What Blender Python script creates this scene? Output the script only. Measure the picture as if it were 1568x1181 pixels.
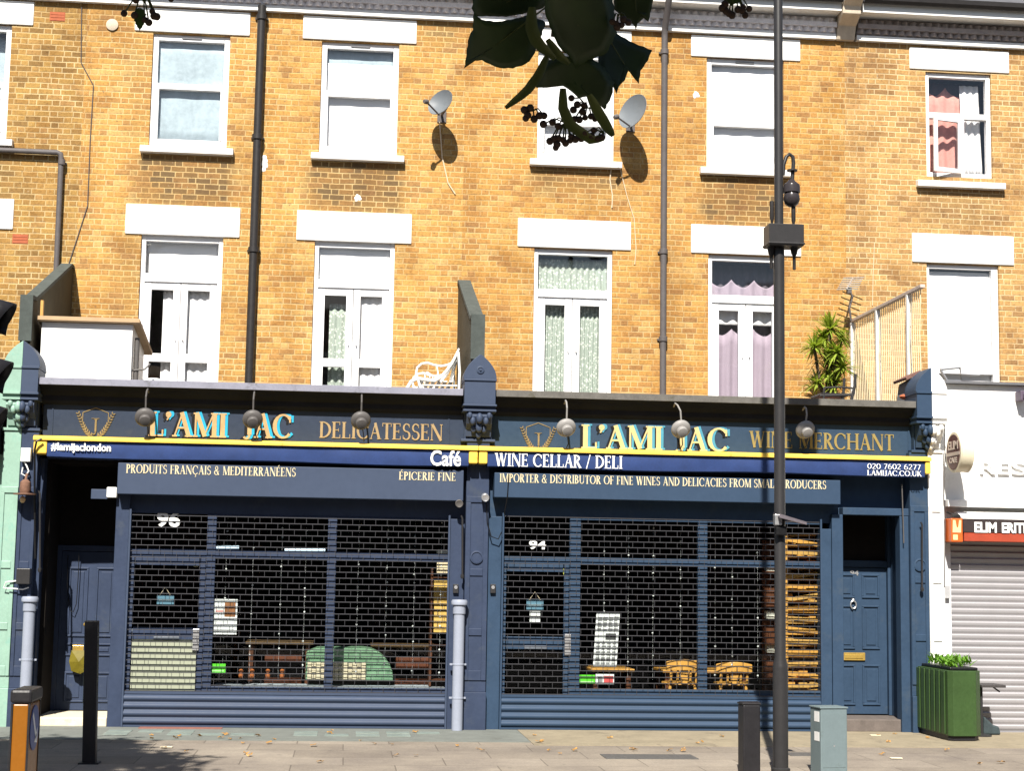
import bpy, math, random
from math import sin, cos, pi, radians as R
from mathutils import Vector, Matrix

random.seed(7)
scene = bpy.context.scene
for ob in list(bpy.data.objects):
    bpy.data.objects.remove(ob)

# ------------------------------------------------------------ camera
PITCH, YAW, ROLL = 0.11810, 0.10002, 0.016097
FOC = 2500.0                                   # focal length in photo pixels (1568 wide)
CAM = Vector((-1.4348, -21.5383, 1.6909))
S = -2.862                                     # plane of the shopfronts (brick fronts stand at y = 0)
_f = Vector((sin(YAW)*cos(PITCH), cos(YAW)*cos(PITCH), sin(PITCH)))
_r0 = Vector((cos(YAW), -sin(YAW), 0)); _u0 = _r0.cross(_f)
CR = cos(ROLL)*_r0 + sin(ROLL)*_u0
CU = -sin(ROLL)*_r0 + cos(ROLL)*_u0
CF = _f
cam_data = bpy.data.cameras.new("camera")
cam = bpy.data.objects.new("camera", cam_data)
scene.collection.objects.link(cam)
m = Matrix((CR, CU, -CF)).transposed().to_4x4(); m.translation = CAM
cam.matrix_world = m
cam_data.sensor_width = 36.0
cam_data.lens = 36.0*FOC/1568.0
cam_data.clip_start = 0.05; cam_data.clip_end = 2000
scene.camera = cam

def at(px, py, Y):
    """point of the plane y = Y seen at a photo pixel"""
    d = (px-784.0)/FOC*CR - (py-590.5)/FOC*CU + CF
    return CAM + d*((Y-CAM.y)/d.y)
def ax(px, py, Y): return at(px, py, Y).x
def az(px, py, Y): return at(px, py, Y).z

# ------------------------------------------------------------ light
SUN = Vector((0.225, 1.0, -1.05)).normalized()     # the way the light travels
elev = math.asin(-SUN.z)
world = bpy.data.worlds.new("World"); scene.world = world; world.use_nodes = True
wn = world.node_tree
sky = wn.nodes.new("ShaderNodeTexSky"); sky.sky_type = 'NISHITA'; sky.sun_disc = False
sky.sun_elevation = elev; sky.sun_rotation = math.atan2(-SUN.x, -SUN.y)
bg = wn.nodes["Background"]; bg.inputs["Strength"].default_value = 0.05
wn.links.new(sky.outputs[0], bg.inputs["Color"])
sl = bpy.data.lights.new("sun", 'SUN'); sl.energy = 5.0; sl.angle = R(0.53); sl.color = (1.0, 0.95, 0.86)
so = bpy.data.objects.new("sun", sl); scene.collection.objects.link(so)
so.rotation_euler = SUN.to_track_quat('-Z', 'Y').to_euler(); so.location = (-10, -40, 40)
scene.view_settings.view_transform = 'Standard'; scene.view_settings.look = 'None'
scene.view_settings.exposure = 1.0; scene.view_settings.gamma = 1.0
scene.cycles.max_bounces = 6; scene.cycles.diffuse_bounces = 3; scene.cycles.transparent_max_bounces = 24
scene.cycles.caustics_reflective = False; scene.cycles.caustics_refractive = False

# ------------------------------------------------------------ materials
def nd(nt, typ, **kw):
    n = nt.nodes.new(typ)
    for k, v in kw.items(): setattr(n, k, v)
    return n
def mth(nt, op, a, b=None, c=None):
    n = nt.nodes.new("ShaderNodeMath"); n.operation = op
    for i, v in enumerate((a, b, c)):
        if v is None: continue
        if isinstance(v, (int, float)): n.inputs[i].default_value = v
        else: nt.links.new(v, n.inputs[i])
    return n.outputs[0]
def mixc(nt, fac, a, b, mode='MIX'):
    n = nt.nodes.new("ShaderNodeMix"); n.data_type = 'RGBA'; n.blend_type = mode
    for i, v in ((0, fac), (6, a), (7, b)):
        if isinstance(v, (int, float)): n.inputs[i].default_value = v
        elif isinstance(v, tuple): n.inputs[i].default_value = (v[0], v[1], v[2], 1)
        else: nt.links.new(v, n.inputs[i])
    return n.outputs[2]
def ramp(nt, fac, stops, interp='LINEAR'):
    n = nt.nodes.new("ShaderNodeValToRGB"); n.color_ramp.interpolation = interp
    e = n.color_ramp.elements
    while len(e) < len(stops): e.new(0.5)
    for el, (p, c) in zip(e, stops):
        el.position = p; el.color = (c[0], c[1], c[2], 1)
    nt.links.new(fac, n.inputs[0]); return n.outputs[0]
def noise(nt, vec, scale, detail=3.0, rough=0.55):
    n = nt.nodes.new("ShaderNodeTexNoise"); n.inputs["Scale"].default_value = scale
    n.inputs["Detail"].default_value = detail; n.inputs["Roughness"].default_value = rough
    nt.links.new(vec, n.inputs["Vector"]); return n.outputs["Fac"]
def base(name):
    mt = bpy.data.materials.new(name); mt.use_nodes = True
    nt = mt.node_tree; b = nt.nodes["Principled BSDF"]
    tc = nt.nodes.new("ShaderNodeTexCoord")
    return mt, nt, b, tc.outputs["Object"]
def bump(nt, b, h, strength, dist=0.01):
    n = nt.nodes.new("ShaderNodeBump"); n.inputs["Strength"].default_value = strength
    n.inputs["Distance"].default_value = dist
    nt.links.new(h, n.inputs["Height"]); nt.links.new(n.outputs[0], b.inputs["Normal"])
MATS = {}
def paint(name, col, rough=0.5, var=0.25, scale=6.0, metal=0.0, bmp=0.06, dirt=None, spec=0.3):
    """painted, worn or plain surface: two scales of noise over the base colour"""
    if name in MATS: return MATS[name]
    mt, nt, b, v = base(name)
    n1 = noise(nt, v, scale, 5.0, 0.65); n2 = noise(nt, v, scale*9, 3.0, 0.6)
    lo = tuple(c*(1-var) for c in col); hi = tuple(min(0.95, c*(1+var)) for c in col)
    f = mth(nt, 'ADD', mth(nt, 'MULTIPLY', n1, 0.65), mth(nt, 'MULTIPLY', n2, 0.35))
    c = ramp(nt, f, [(0.3, lo), (0.7, hi)])
    if dirt:
        dn = noise(nt, v, scale*0.7+1.3, 8.0, 0.75)
        fd = ramp(nt, dn, [(0.56, (0, 0, 0)), (0.68, (1, 1, 1))])
        c = mixc(nt, mth(nt, 'MULTIPLY', fd, 0.75), c, dirt)
    nt.links.new(c, b.inputs["Base Color"])
    rr = mth(nt, 'ADD', mth(nt, 'MULTIPLY', n2, 0.2), rough-0.1)
    nt.links.new(rr, b.inputs["Roughness"])
    b.inputs["Metallic"].default_value = metal; b.inputs["Specular IOR Level"].default_value = spec
    if bmp: bump(nt, b, f, bmp)
    MATS[name] = mt; return mt

def brick(name, tones, mortar, sootcol=(0.09, 0.06, 0.035), lich=0.3):
    """Flemish bond worked out in metres of wall: header and stretcher in turn, half a step over each course"""
    mt, nt, b, v = base(name)
    sx = nt.nodes.new("ShaderNodeSeparateXYZ"); nt.links.new(v, sx.inputs[0])
    wob = nt.nodes.new("ShaderNodeTexNoise"); wob.inputs["Scale"].default_value = 3.0; wob.inputs["Detail"].default_value = 4.0
    nt.links.new(v, wob.inputs["Vector"])
    w = mth(nt, 'MULTIPLY', mth(nt, 'SUBTRACT', wob.outputs["Fac"], 0.5), 0.022)
    x = mth(nt, 'ADD', mth(nt, 'ADD', sx.outputs["X"], sx.outputs["Y"]), mth(nt, 'MULTIPLY', w, 1.6))
    z = mth(nt, 'ADD', sx.outputs["Z"], w)
    rz = mth(nt, 'DIVIDE', z, 0.0752); row = mth(nt, 'FLOOR', rz); fz = mth(nt, 'FRACT', rz)
    rnd_row = nt.nodes.new("ShaderNodeTexWhiteNoise"); rnd_row.noise_dimensions = '1D'; nt.links.new(row, rnd_row.inputs["W"])
    sh = mth(nt, 'ADD', mth(nt, 'MULTIPLY', mth(nt, 'MODULO', row, 2.0), 0.5), mth(nt, 'MULTIPLY', rnd_row.outputs["Value"], 0.16))
    ux = mth(nt, 'ADD', mth(nt, 'DIVIDE', x, 0.296), sh)
    cell = mth(nt, 'FLOOR', ux); fu = mth(nt, 'FRACT', ux)
    hdr = mth(nt, 'GREATER_THAN', fu, 0.667)
    # distance to the brick's own edges in metres
    dxa = mth(nt, 'MINIMUM', fu, mth(nt, 'ABSOLUTE', mth(nt, 'SUBTRACT', fu, 0.667)))
    dx = mth(nt, 'MULTIPLY', mth(nt, 'MINIMUM', dxa, mth(nt, 'SUBTRACT', 1.0, fu)), 0.296)
    dz = mth(nt, 'MULTIPLY', mth(nt, 'MINIMUM', fz, mth(nt, 'SUBTRACT', 1.0, fz)), 0.0752)
    dd = mth(nt, 'MINIMUM', dx, dz)
    nb = noise(nt, v, 60.0, 3.0, 0.6)
    edge = mth(nt, 'SUBTRACT', dd, mth(nt, 'MULTIPLY', mth(nt, 'SUBTRACT', nb, 0.5), 0.006))
    mort = nt.nodes.new("ShaderNodeMapRange"); mort.inputs[1].default_value = 0.0045; mort.inputs[2].default_value = 0.0095
    mort.inputs[3].default_value = 1.0; mort.inputs[4].default_value = 0.0; nt.links.new(edge, mort.inputs[0])
    mo = mort.outputs[0]
    cmb = nt.nodes.new("ShaderNodeCombineXYZ"); nt.links.new(mth(nt, 'ADD', cell, mth(nt, 'MULTIPLY', hdr, 0.5)), cmb.inputs[0]); nt.links.new(row, cmb.inputs[1])
    wnz = nt.nodes.new("ShaderNodeTexWhiteNoise"); wnz.noise_dimensions = '2D'; nt.links.new(cmb.outputs[0], wnz.inputs["Vector"])
    big = noise(nt, v, 0.9, 4.0, 0.6)
    rv = mth(nt, 'ADD', mth(nt, 'MULTIPLY', wnz.outputs["Value"], 0.72), mth(nt, 'MULTIPLY', big, 0.28))
    c = ramp(nt, rv, tones)
    fine = noise(nt, v, 30.0, 8.0, 0.8)
    c = mixc(nt, 1.0, c, ramp(nt, fine, [(0.28, (0.42, 0.40, 0.38)), (0.48, (1, 1, 1)), (0.72, (1.42, 1.42, 1.42))]), 'MULTIPLY')
    mfade = ramp(nt, noise(nt, v, 1.7, 3.0, 0.5), [(0.35, (0.25, 0.25, 0.25)), (0.66, (0.9, 0.9, 0.9))])
    c = mixc(nt, mth(nt, 'MULTIPLY', mo, mfade), c, mortar)
    grime = ramp(nt, noise(nt, v, 1.3, 7.0, 0.72), [(0.40, (0.76, 0.72, 0.70)), (0.52, (1, 1, 1)), (0.70, (1.10, 1.10, 1.08))])
    c = mixc(nt, 1.0, c, grime, 'MULTIPLY')
    pit = ramp(nt, noise(nt, v, 16.0, 3.0, 0.65), [(0.27, (1, 1, 1)), (0.36, (0, 0, 0))])
    c = mixc(nt, mth(nt, 'MULTIPLY', pit, 0.75), c, (0.10, 0.07, 0.05))
    at_ = nt.nodes.new("ShaderNodeAttribute"); at_.attribute_name = "soot"
    sn = mth(nt, 'MULTIPLY', at_.outputs["Fac"], mth(nt, 'ADD', mth(nt, 'MULTIPLY', wnz.outputs["Value"], 0.7), 0.35))
    sn = mth(nt, 'MULTIPLY', sn, mth(nt, 'SUBTRACT', 1.0, mth(nt, 'MULTIPLY', mo, 0.8)))
    c = mixc(nt, mth(nt, 'MINIMUM', sn, 0.85), c, sootcol)
    spk = ramp(nt, noise(nt, v, 22.0, 2.0, 0.5), [(0.70, (0, 0, 0)), (0.76, (1, 1, 1))])
    c = mixc(nt, mth(nt, 'MULTIPLY', spk, lich), c, (0.62, 0.55, 0.42))
    low = mth(nt, 'MULTIPLY', mth(nt, 'LESS_THAN', fz, 0.26), mth(nt, 'GREATER_THAN', fz, 0.10))
    lown = ramp(nt, noise(nt, v, 9.0, 4.0, 0.7), [(0.52, (0, 0, 0)), (0.62, (1, 1, 1))])
    c = mixc(nt, mth(nt, 'MULTIPLY', mth(nt, 'MULTIPLY', low, lown), 0.55), c, (0.16, 0.10, 0.055))
    nt.links.new(c, b.inputs["Base Color"]); b.inputs["Roughness"].default_value = 0.92
    b.inputs["Specular IOR Level"].default_value = 0.15
    h = mth(nt, 'ADD', mth(nt, 'MULTIPLY', mth(nt, 'SUBTRACT', 1.0, mo), 0.8), mth(nt, 'MULTIPLY', fine, 0.5))
    bump(nt, b, h, 0.55, 0.008)
    return mt

def glass(name, tint=(1, 1, 1), refl=1.0):
    mt = bpy.data.materials.new(name); mt.use_nodes = True; nt = mt.node_tree
    for n in list(nt.nodes): nt.nodes.remove(n)
    out = nt.nodes.new("ShaderNodeOutputMaterial"); mx = nt.nodes.new("ShaderNodeMixShader")
    tr = nt.nodes.new("ShaderNodeBsdfTransparent"); tr.inputs[0].default_value = (*tint, 1)
    gl = nt.nodes.new("ShaderNodeBsdfGlossy"); gl.inputs["Roughness"].default_value = 0.02
    fr = nt.nodes.new("ShaderNodeFresnel"); fr.inputs[0].default_value = 1.5
    ge = nt.nodes.new("ShaderNodeNewGeometry")      # a pane is a thin box: only its outer faces mirror
    nt.links.new(mth(nt, 'MULTIPLY', mth(nt, 'MULTIPLY', fr.outputs[0], refl), mth(nt, 'SUBTRACT', 1.0, ge.outputs["Backfacing"])), mx.inputs[0])
    nt.links.new(tr.outputs[0], mx.inputs[1]); nt.links.new(gl.outputs[0], mx.inputs[2])
    nt.links.new(mx.outputs[0], out.inputs[0])
    tc = nt.nodes.new("ShaderNodeTexCoord")
    h = noise(nt, tc.outputs["Object"], 1.6, 2.0, 0.5)
    bn = nt.nodes.new("ShaderNodeBump"); bn.inputs["Strength"].default_value = 0.05; bn.inputs["Distance"].default_value = 0.02
    nt.links.new(h, bn.inputs["Height"]); nt.links.new(bn.outputs[0], gl.inputs["Normal"])
    return mt

def leafmat(name, col, trans=0.35, var=0.4):
    mt, nt, b, v = base(name)
    n = noise(nt, v, 14.0, 3.0)
    c = ramp(nt, n, [(0.3, tuple(k*(1-var) for k in col)), (0.7, tuple(k*(1+var) for k in col))])
    nt.links.new(c, b.inputs["Base Color"]); b.inputs["Roughness"].default_value = 0.45
    t = nt.nodes.new("ShaderNodeBsdfTranslucent"); nt.links.new(mixc(nt, 0.5, c, (col[0]*1.8, col[1]*1.9, col[2]*0.6)), t.inputs[0])
    mx = nt.nodes.new("ShaderNodeMixShader"); mx.inputs[0].default_value = trans
    out = nt.nodes["Material Output"]
    nt.links.new(b.outputs[0], mx.inputs[1]); nt.links.new(t.outputs[0], mx.inputs[2]); nt.links.new(mx.outputs[0], out.inputs[0])
    return mt

def lace(name, col, col2, scale=28.0, thr=0.5):
    mt, nt, b, v = base(name)
    vo = nt.nodes.new("ShaderNodeTexVoronoi"); vo.inputs["Scale"].default_value = scale; nt.links.new(v, vo.inputs["Vector"])
    f = mth(nt, 'ADD', mth(nt, 'MULTIPLY', vo.outputs["Distance"], 0.9), mth(nt, 'MULTIPLY', noise(nt, v, scale*0.8, 4.0, 0.7), 0.5))
    c = ramp(nt, f, [(thr-0.08, col), (thr+0.08, col2)])
    nt.links.new(c, b.inputs["Base Color"]); b.inputs["Roughness"].default_value = 0.9
    return mt

def paving(name):
    mt, nt, b, v = base(name)
    sx = nt.nodes.new("ShaderNodeSeparateXYZ"); nt.links.new(v, sx.inputs[0])
    bt = nt.nodes.new("ShaderNodeTexBrick"); bt.offset = 0.5
    bt.inputs["Scale"].default_value = 1.0; bt.inputs["Brick Width"].default_value = 0.93; bt.inputs["Row Height"].default_value = 0.62
    bt.inputs["Mortar Size"].default_value = 0.007; bt.inputs["Mortar Smooth"].default_value = 0.3
    bt.inputs["Color1"].default_value = (0.215, 0.187, 0.158, 1); bt.inputs["Color2"].default_value = (0.268, 0.235, 0.20, 1)
    bt.inputs["Mortar"].default_value = (0.15, 0.13, 0.11, 1)
    nt.links.new(v, bt.inputs["Vector"])
    n1 = noise(nt, v, 1.1, 6.0, 0.65); n2 = noise(nt, v, 55.0, 4.0, 0.7); n3 = noise(nt, v, 7.0, 5.0, 0.7)
    c = mixc(nt, 1.0, bt.outputs["Color"], ramp(nt, n1, [(0.3, (0.72, 0.7, 0.7)), (0.7, (1.2, 1.18, 1.12))]), 'MULTIPLY')
    c = mixc(nt, 1.0, c, ramp(nt, n2, [(0.3, (0.8, 0.8, 0.8)), (0.7, (1.16, 1.16, 1.16))]), 'MULTIPLY')
    gum = ramp(nt, n3, [(0.62, (0, 0, 0)), (0.70, (1, 1, 1))])
    c = mixc(nt, mth(nt, 'MULTIPLY', gum, 0.3), c, (0.12, 0.10, 0.085))
    vo = nt.nodes.new("ShaderNodeTexVoronoi"); vo.inputs["Scale"].default_value = 3.2; nt.links.new(v, vo.inputs["Vector"])
    spot = mth(nt, 'LESS_THAN', vo.outputs["Distance"], 0.07)
    c = mixc(nt, mth(nt, 'MULTIPLY', spot, 0.5), c, (0.10, 0.09, 0.08))
    nt.links.new(c, b.inputs["Base Color"]); b.inputs["Roughness"].default_value = 0.85
    b.inputs["Specular IOR Level"].default_value = 0.2
    bump(nt, b, mth(nt, 'ADD', n2, mth(nt, 'MULTIPLY', bt.outputs["Fac"], -1.5)), 0.35, 0.004)
    return mt

# ------------------------------------------------------------ mesh builder
class MB:
    def __init__(self): self.v = []; self.f = []; self.mi = []; self.cur = 0
    def mat(self, i): self.cur = i; return self
    def add(self, vs, fs):
        o = len(self.v); self.v += [tuple(p) for p in vs]
        for f in fs: self.f.append(tuple(o+i for i in f)); self.mi.append(self.cur)
    def box(self, x0, x1, y0, y1, z0, z1):
        if x0 > x1: x0, x1 = x1, x0
        if y0 > y1: y0, y1 = y1, y0
        if z0 > z1: z0, z1 = z1, z0
        self.add([(x, y, z) for x in (x0, x1) for y in (y0, y1) for z in (z0, z1)],
                 [(0, 1, 3, 2), (4, 6, 7, 5), (0, 4, 5, 1), (2, 3, 7, 6), (0, 2, 6, 4), (1, 5, 7, 3)]); return self
    def quad(self, a, b, c, d): self.add([a, b, c, d], [(0, 1, 2, 3)]); return self
    def prism(self, poly, y0, y1):
        """poly of (x, z) run through from y0 to y1"""
        n = len(poly)
        self.add([(x, y0, z) for x, z in poly]+[(x, y1, z) for x, z in poly],
                 [tuple(range(n)), tuple(range(2*n-1, n-1, -1))]+[(i, i+n, (i+1) % n+n, (i+1) % n) for i in range(n)]); return self
    def prismx(self, poly, x0, x1):
        """poly of (y, z) run through from x0 to x1"""
        n = len(poly)
        self.add([(x0, y, z) for y, z in poly]+[(x1, y, z) for y, z in poly],
                 [tuple(range(n)), tuple(range(2*n-1, n-1, -1))]+[(i, i+n, (i+1) % n+n, (i+1) % n) for i in range(n)]); return self
    def prismz(self, poly, z0, z1):
        n = len(poly)
        self.add([(x, y, z0) for x, y in poly]+[(x, y, z1) for x, y in poly],
                 [tuple(range(n-1, -1, -1)), tuple(range(n, 2*n))]+[(i, (i+1) % n, (i+1) % n+n, i+n) for i in range(n)]); return self
    def tube(self, pts, r, n=8, cap=True):
        pts = [Vector(p) for p in pts]; rs = r if isinstance(r, (list, tuple)) else [r]*len(pts)
        rings = []; up = None
        for i, p in enumerate(pts):
            d = (pts[min(i+1, len(pts)-1)]-pts[max(i-1, 0)]).normalized()
            if up is None:
                up = Vector((0, 0, 1)) if abs(d.z) < 0.9 else Vector((1, 0, 0))
            a = d.cross(up); 
            if a.length < 1e-5: a = d.cross(Vector((0, 1, 0)))
            a.normalize(); bb = a.cross(d).normalized(); up = bb
            rings.append([p+rs[i]*(cos(2*pi*k/n)*a+sin(2*pi*k/n)*bb) for k in range(n)])
        vs = [q for rg in rings for q in rg]; fs = []
        for i in range(len(rings)-1):
            for k in range(n):
                fs.append((i*n+k, i*n+(k+1) % n, (i+1)*n+(k+1) % n, (i+1)*n+k))
        if cap: fs += [tuple(range(n-1, -1, -1)), tuple((len(rings)-1)*n+k for k in range(n))]
        self.add(vs, fs); return self
    def lathe(self, prof, c=(0, 0, 0), axis=(0, 0, 1), n=20):
        """prof of (radius, distance along the axis)"""
        ax_ = Vector(axis).normalized(); t = Vector((1, 0, 0)) if abs(ax_.x) < 0.9 else Vector((0, 1, 0))
        a = ax_.cross(t).normalized(); bb = ax_.cross(a); c = Vector(c)
        vs = []; fs = []
        for r, h in prof:
            for k in range(n): vs.append(c+ax_*h+max(r, 1e-4)*(cos(2*pi*k/n)*a+sin(2*pi*k/n)*bb))
        for i in range(len(prof)-1):
            for k in range(n): fs.append((i*n+k, i*n+(k+1) % n, (i+1)*n+(k+1) % n, (i+1)*n+k))
        fs += [tuple(range(n-1, -1, -1)), tuple((len(prof)-1)*n+k for k in range(n))]
        self.add(vs, fs); return self
    def ball(self, c, r, n=8, sq=(1, 1, 1)):
        m = max(4, n//2+1); vs = []; fs = []
        for i in range(m+1):
            th = pi*i/m
            for k in range(n):
                vs.append((c[0]+sq[0]*r*sin(th)*cos(2*pi*k/n), c[1]+sq[1]*r*sin(th)*sin(2*pi*k/n), c[2]+sq[2]*r*cos(th)))
        for i in range(m):
            for k in range(n): fs.append((i*n+k, (i+1)*n+k, (i+1)*n+(k+1) % n, i*n+(k+1) % n))
        self.add(vs, fs); return self
    def build(self, name, mats, parent=None, bev=0.0, smooth=False, local=False, ang=40, group=None, seg=2):
        me = bpy.data.meshes.new(name)
        vs = self.v; off = Vector((0, 0, 0))
        if parent is not None:
            if not local:
                p = parent
                while p is not None: off += p.location; p = p.parent
        elif not local:
            xs = [p[0] for p in vs]; ys = [p[1] for p in vs]; zs = [p[2] for p in vs]
            off = Vector(((min(xs)+max(xs))/2, (min(ys)+max(ys))/2, min(zs)))
        me.from_pydata([(p[0]-off.x, p[1]-off.y, p[2]-off.z) for p in vs], [], self.f)
        if not isinstance(mats, (list, tuple)): mats = [mats]
        for mt in mats: me.materials.append(mt)
        for p, i in zip(me.polygons, self.mi): p.material_index = min(i, len(mats)-1)
        if smooth:
            for p in me.polygons: p.use_smooth = True
            try: me.set_sharp_from_angle(angle=R(ang))
            except Exception: pass
        me.update()
        ob = bpy.data.objects.new(name, me); scene.collection.objects.link(ob)
        if parent is not None: ob.parent = parent
        elif not local: ob.location = off
        if bev:
            bm_ = ob.modifiers.new("bevel", 'BEVEL'); bm_.width = bev; bm_.segments = seg; bm_.limit_method = 'ANGLE'; bm_.angle_limit = R(35)
        return ob

def thing(name, label, cat, loc=(0, 0, 0), rz=0.0, group=None):
    o = bpy.data.objects.new(name, None); scene.collection.objects.link(o)
    o.empty_display_size = 0.2; o.location = loc; o.rotation_euler = (0, 0, rz)
    return tag(o, label, cat, group)
def tag(o, label, cat, group=None):
    o["label"] = label; o["category"] = cat
    if group: o["group"] = group
    return o
def struct(o, kind="structure"): o["kind"] = kind; return o

# ------------------------------------------------------------ lettering
TK, TN = 0.17, 0.06
def ribbon(pts, ws):
    out = []; P = [Vector(p) for p in pts]; L = []; Rr = []
    for i, p in enumerate(P):
        d = (P[min(i+1, len(P)-1)]-P[max(i-1, 0)]); d.normalize(); n = Vector((-d.y, d.x))
        w = ws[i] if isinstance(ws, list) else ws
        L.append(p+n*w/2); Rr.append(p-n*w/2)
    for i in range(len(P)-1): out.append([Rr[i], Rr[i+1], L[i+1], L[i]])
    return out
def arc(cx, cz, rx, rz, a0, a1, tk=TK, tn=TN, flat=None):
    n = max(6, int(abs(a1-a0)/18)); pts = []; ws = []
    for i in range(n+1):
        a = R(a0+(a1-a0)*i/n); pts.append((cx+rx*cos(a), cz+rz*sin(a)))
        ws.append(flat if flat else tn+(tk-tn)*abs(cos(a))**1.5)
    return ribbon(pts, ws)
def ln(x0, z0, x1, z1, w): return ribbon([(x0, z0), (x1, z1)], w)
def srf(x, z, w): return ln(x-w/2-0.06, z, x+w/2+0.06, z, 0.05)
def stem(x, w=TK, z0=0.0, z1=1.0, bot=True, top=True):
    o = ln(x, z0, x, z1, w)
    if bot: o += srf(x, z0+0.025, w)
    if top: o += srf(x, z1-0.025, w)
    return o
def glyph(c):
    if c == 'A': return 0.78, ln(.09, 0, .38, 1, TN)+ln(.36, 1, .66, 0, TK)+ln(.2, .36, .55, .36, TN)+srf(.09, .025, TN)+srf(.66, .025, TK)
    if c == 'B': return 0.64, stem(.13)+arc(.16, .755, .3, .22, -90, 90)+arc(.16, .27, .36, .245, -90, 90)
    if c in 'CÇ':
        g = arc(.46, .5, .38, .475, 42, 318)+ln(.76, .66, .76, .92, TN)
        if c == 'Ç': g += ln(.46, 0, .46, -.1, TN)+arc(.42, -.17, .12, .08, 90, -110, flat=.06)
        return 0.84, g
    if c == 'D': return 0.80, stem(.13)+arc(.16, .5, .54, .475, -90, 90)
    if c in 'EÉ':
        g = stem(.13)+ln(.13, .975, .52, .975, .05)+ln(.13, .5, .44, .5, .05)+ln(.13, .025, .55, .025, .05)+ln(.51, .8, .51, 1, .045)+ln(.54, 0, .54, .22, .045)+ln(.43, .4, .43, .6, .04)
        if c == 'É': g += ln(.26, 1.08, .44, 1.25, .08)
        return 0.62, g
    if c == 'F': return 0.57, stem(.13)+ln(.13, .975, .52, .975, .05)+ln(.13, .5, .44, .5, .05)+ln(.51, .8, .51, 1, .045)+ln(.43, .4, .43, .6, .04)
    if c == 'H': return 0.86, stem(.13)+stem(.71)+ln(.13, .5, .71, .5, TN)
    if c == 'I': return 0.30, stem(.15)
    if c == 'J': return 0.44, stem(.28, z0=.12, bot=False)+arc(.15, .1, .13, .14, 0, -150, flat=.08)
    if c == 'K': return 0.74, stem(.13)+ln(.2, .42, .6, 1, TN)+ln(.3, .56, .66, 0, TK*.9)+srf(.66, .025, .1)+srf(.58, .975, TN)
    if c == 'L': return 0.60, stem(.13)+ln(.13, .025, .55, .025, .05)+ln(.54, 0, .54, .26, .05)
    if c == 'M': return 1.0, stem(.1, TN)+stem(.86, TK)+ln(.14, 1, .48, .03, TK)+ln(.46, .03, .82, 1, TN)
    if c == 'N': return 0.86, stem(.1, TN, top=True)+stem(.74, TN, bot=False)+ln(.12, 1, .74, 0, TK)
    if c == 'O': return 0.92, arc(.46, .5, .38, .475, 0, 360)
    if c == 'P': return 0.60, stem(.13)+arc(.16, .735, .34, .24, -90, 90)
    if c == 'R': return 0.70, stem(.13)+arc(.16, .745, .32, .23, -90, 90)+ln(.3, .5, .6, 0, TK)+srf(.62, .025, .1)
    if c == 'S': return 0.58, arc(.29, .745, .2, .23, 35, 270, .12, .07)+arc(.27, .27, .23, .245, 90, -145, .13, .07)+ln(.47, .74, .47, .95, .04)+ln(.06, .06, .06, .28, .04)
    if c == 'T': return 0.68, stem(.34, top=False)+ln(.04, .975, .64, .975, .05)+ln(.05, .78, .05, 1, .045)+ln(.63, .78, .63, 1, .045)
    if c == 'U': return 0.82, stem(.13, z0=.32, bot=False)+stem(.68, TN, z0=.32, bot=False)+arc(.405, .33, .26, .3, 180, 360, .13, .07)
    if c == 'V': return 0.76, ln(.1, 1, .4, 0, TK)+ln(.38, 0, .66, 1, TN)+srf(.1, .975, TK)+srf(.66, .975, TN)
    if c == 'W': return 1.08, ln(.1, 1, .34, 0, TK)+ln(.33, 0, .54, 1, TN)+ln(.52, 1, .76, 0, TK)+ln(.75, 0, .97, 1, TN)+srf(.1, .975, TK)+srf(.53, .975, TK)+srf(.97, .975, TN)
    if c == '&': return 0.80, arc(.34, .76, .17, .21, 0, 360, .1, .06)+arc(.32, .27, .27, .245, 60, 330, .14, .07)+ln(.22, .66, .68, 0, .12)+ln(.5, .12, .7, .48, .06)
    if c == "'": return 0.24, arc(.11, .9, .06, .07, 0, 360, flat=.09)+ln(.16, .88, .06, .68, .06)
    if c == '.': return 0.22, ln(.06, .07, .18, .07, .13)
    if c == '/': return 0.46, ln(.06, -.06, .38, 1.04, .08)
    if c == '0': return 0.62, arc(.31, .5, .25, .475, 0, 360, .12, .07)
    if c == '2': return 0.58, arc(.28, .72, .2, .25, 160, -30, .11, .07)+ln(.46, .62, .08, .05, .08)+ln(.06, .04, .52, .04, .08)
    if c == '6': return 0.60, arc(.3, .3, .23, .27, 0, 360, .11, .07)+arc(.46, .38, .39, .6, 175, 100, flat=.09)
    if c == '7': return 0.56, ln(.06, .96, .5, .96, .08)+ln(.49, .95, .2, 0, .1)
    return 0.32, []
def serif(mb, text, x0, x1, z0, z1, y, depth=0.004, track=0.05, dx=0.0, dz=0.0, fat=0.0):
    adv = 0; pl = []
    for c in text:
        a, g = glyph(c); pl.append((adv, g)); adv += a+track
    adv -= track; sx = (x1-x0)/adv; sz = z1-z0; k = 0
    for o, g in pl:
        for q in g:
            k += 1; e = (k % 17)*0.00012
            poly = [(x0+(o+p.x)*sx+dx, z0+p.y*sz+dz) for p in q]
            if fat:
                cx = sum(p[0] for p in poly)/4; cz = sum(p[1] for p in poly)/4
                poly = [(p[0]+fat*(1 if p[0] > cx else -1), p[1]+fat*(1 if p[1] > cz else -1)) for p in poly]
            ar = sum(poly[i][0]*poly[(i+1) % 4][1]-poly[(i+1) % 4][0]*poly[i][1] for i in range(4))
            if ar < 0: poly = poly[::-1]
            mb.prism(poly, y-depth-e, y)
    return mb
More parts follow.
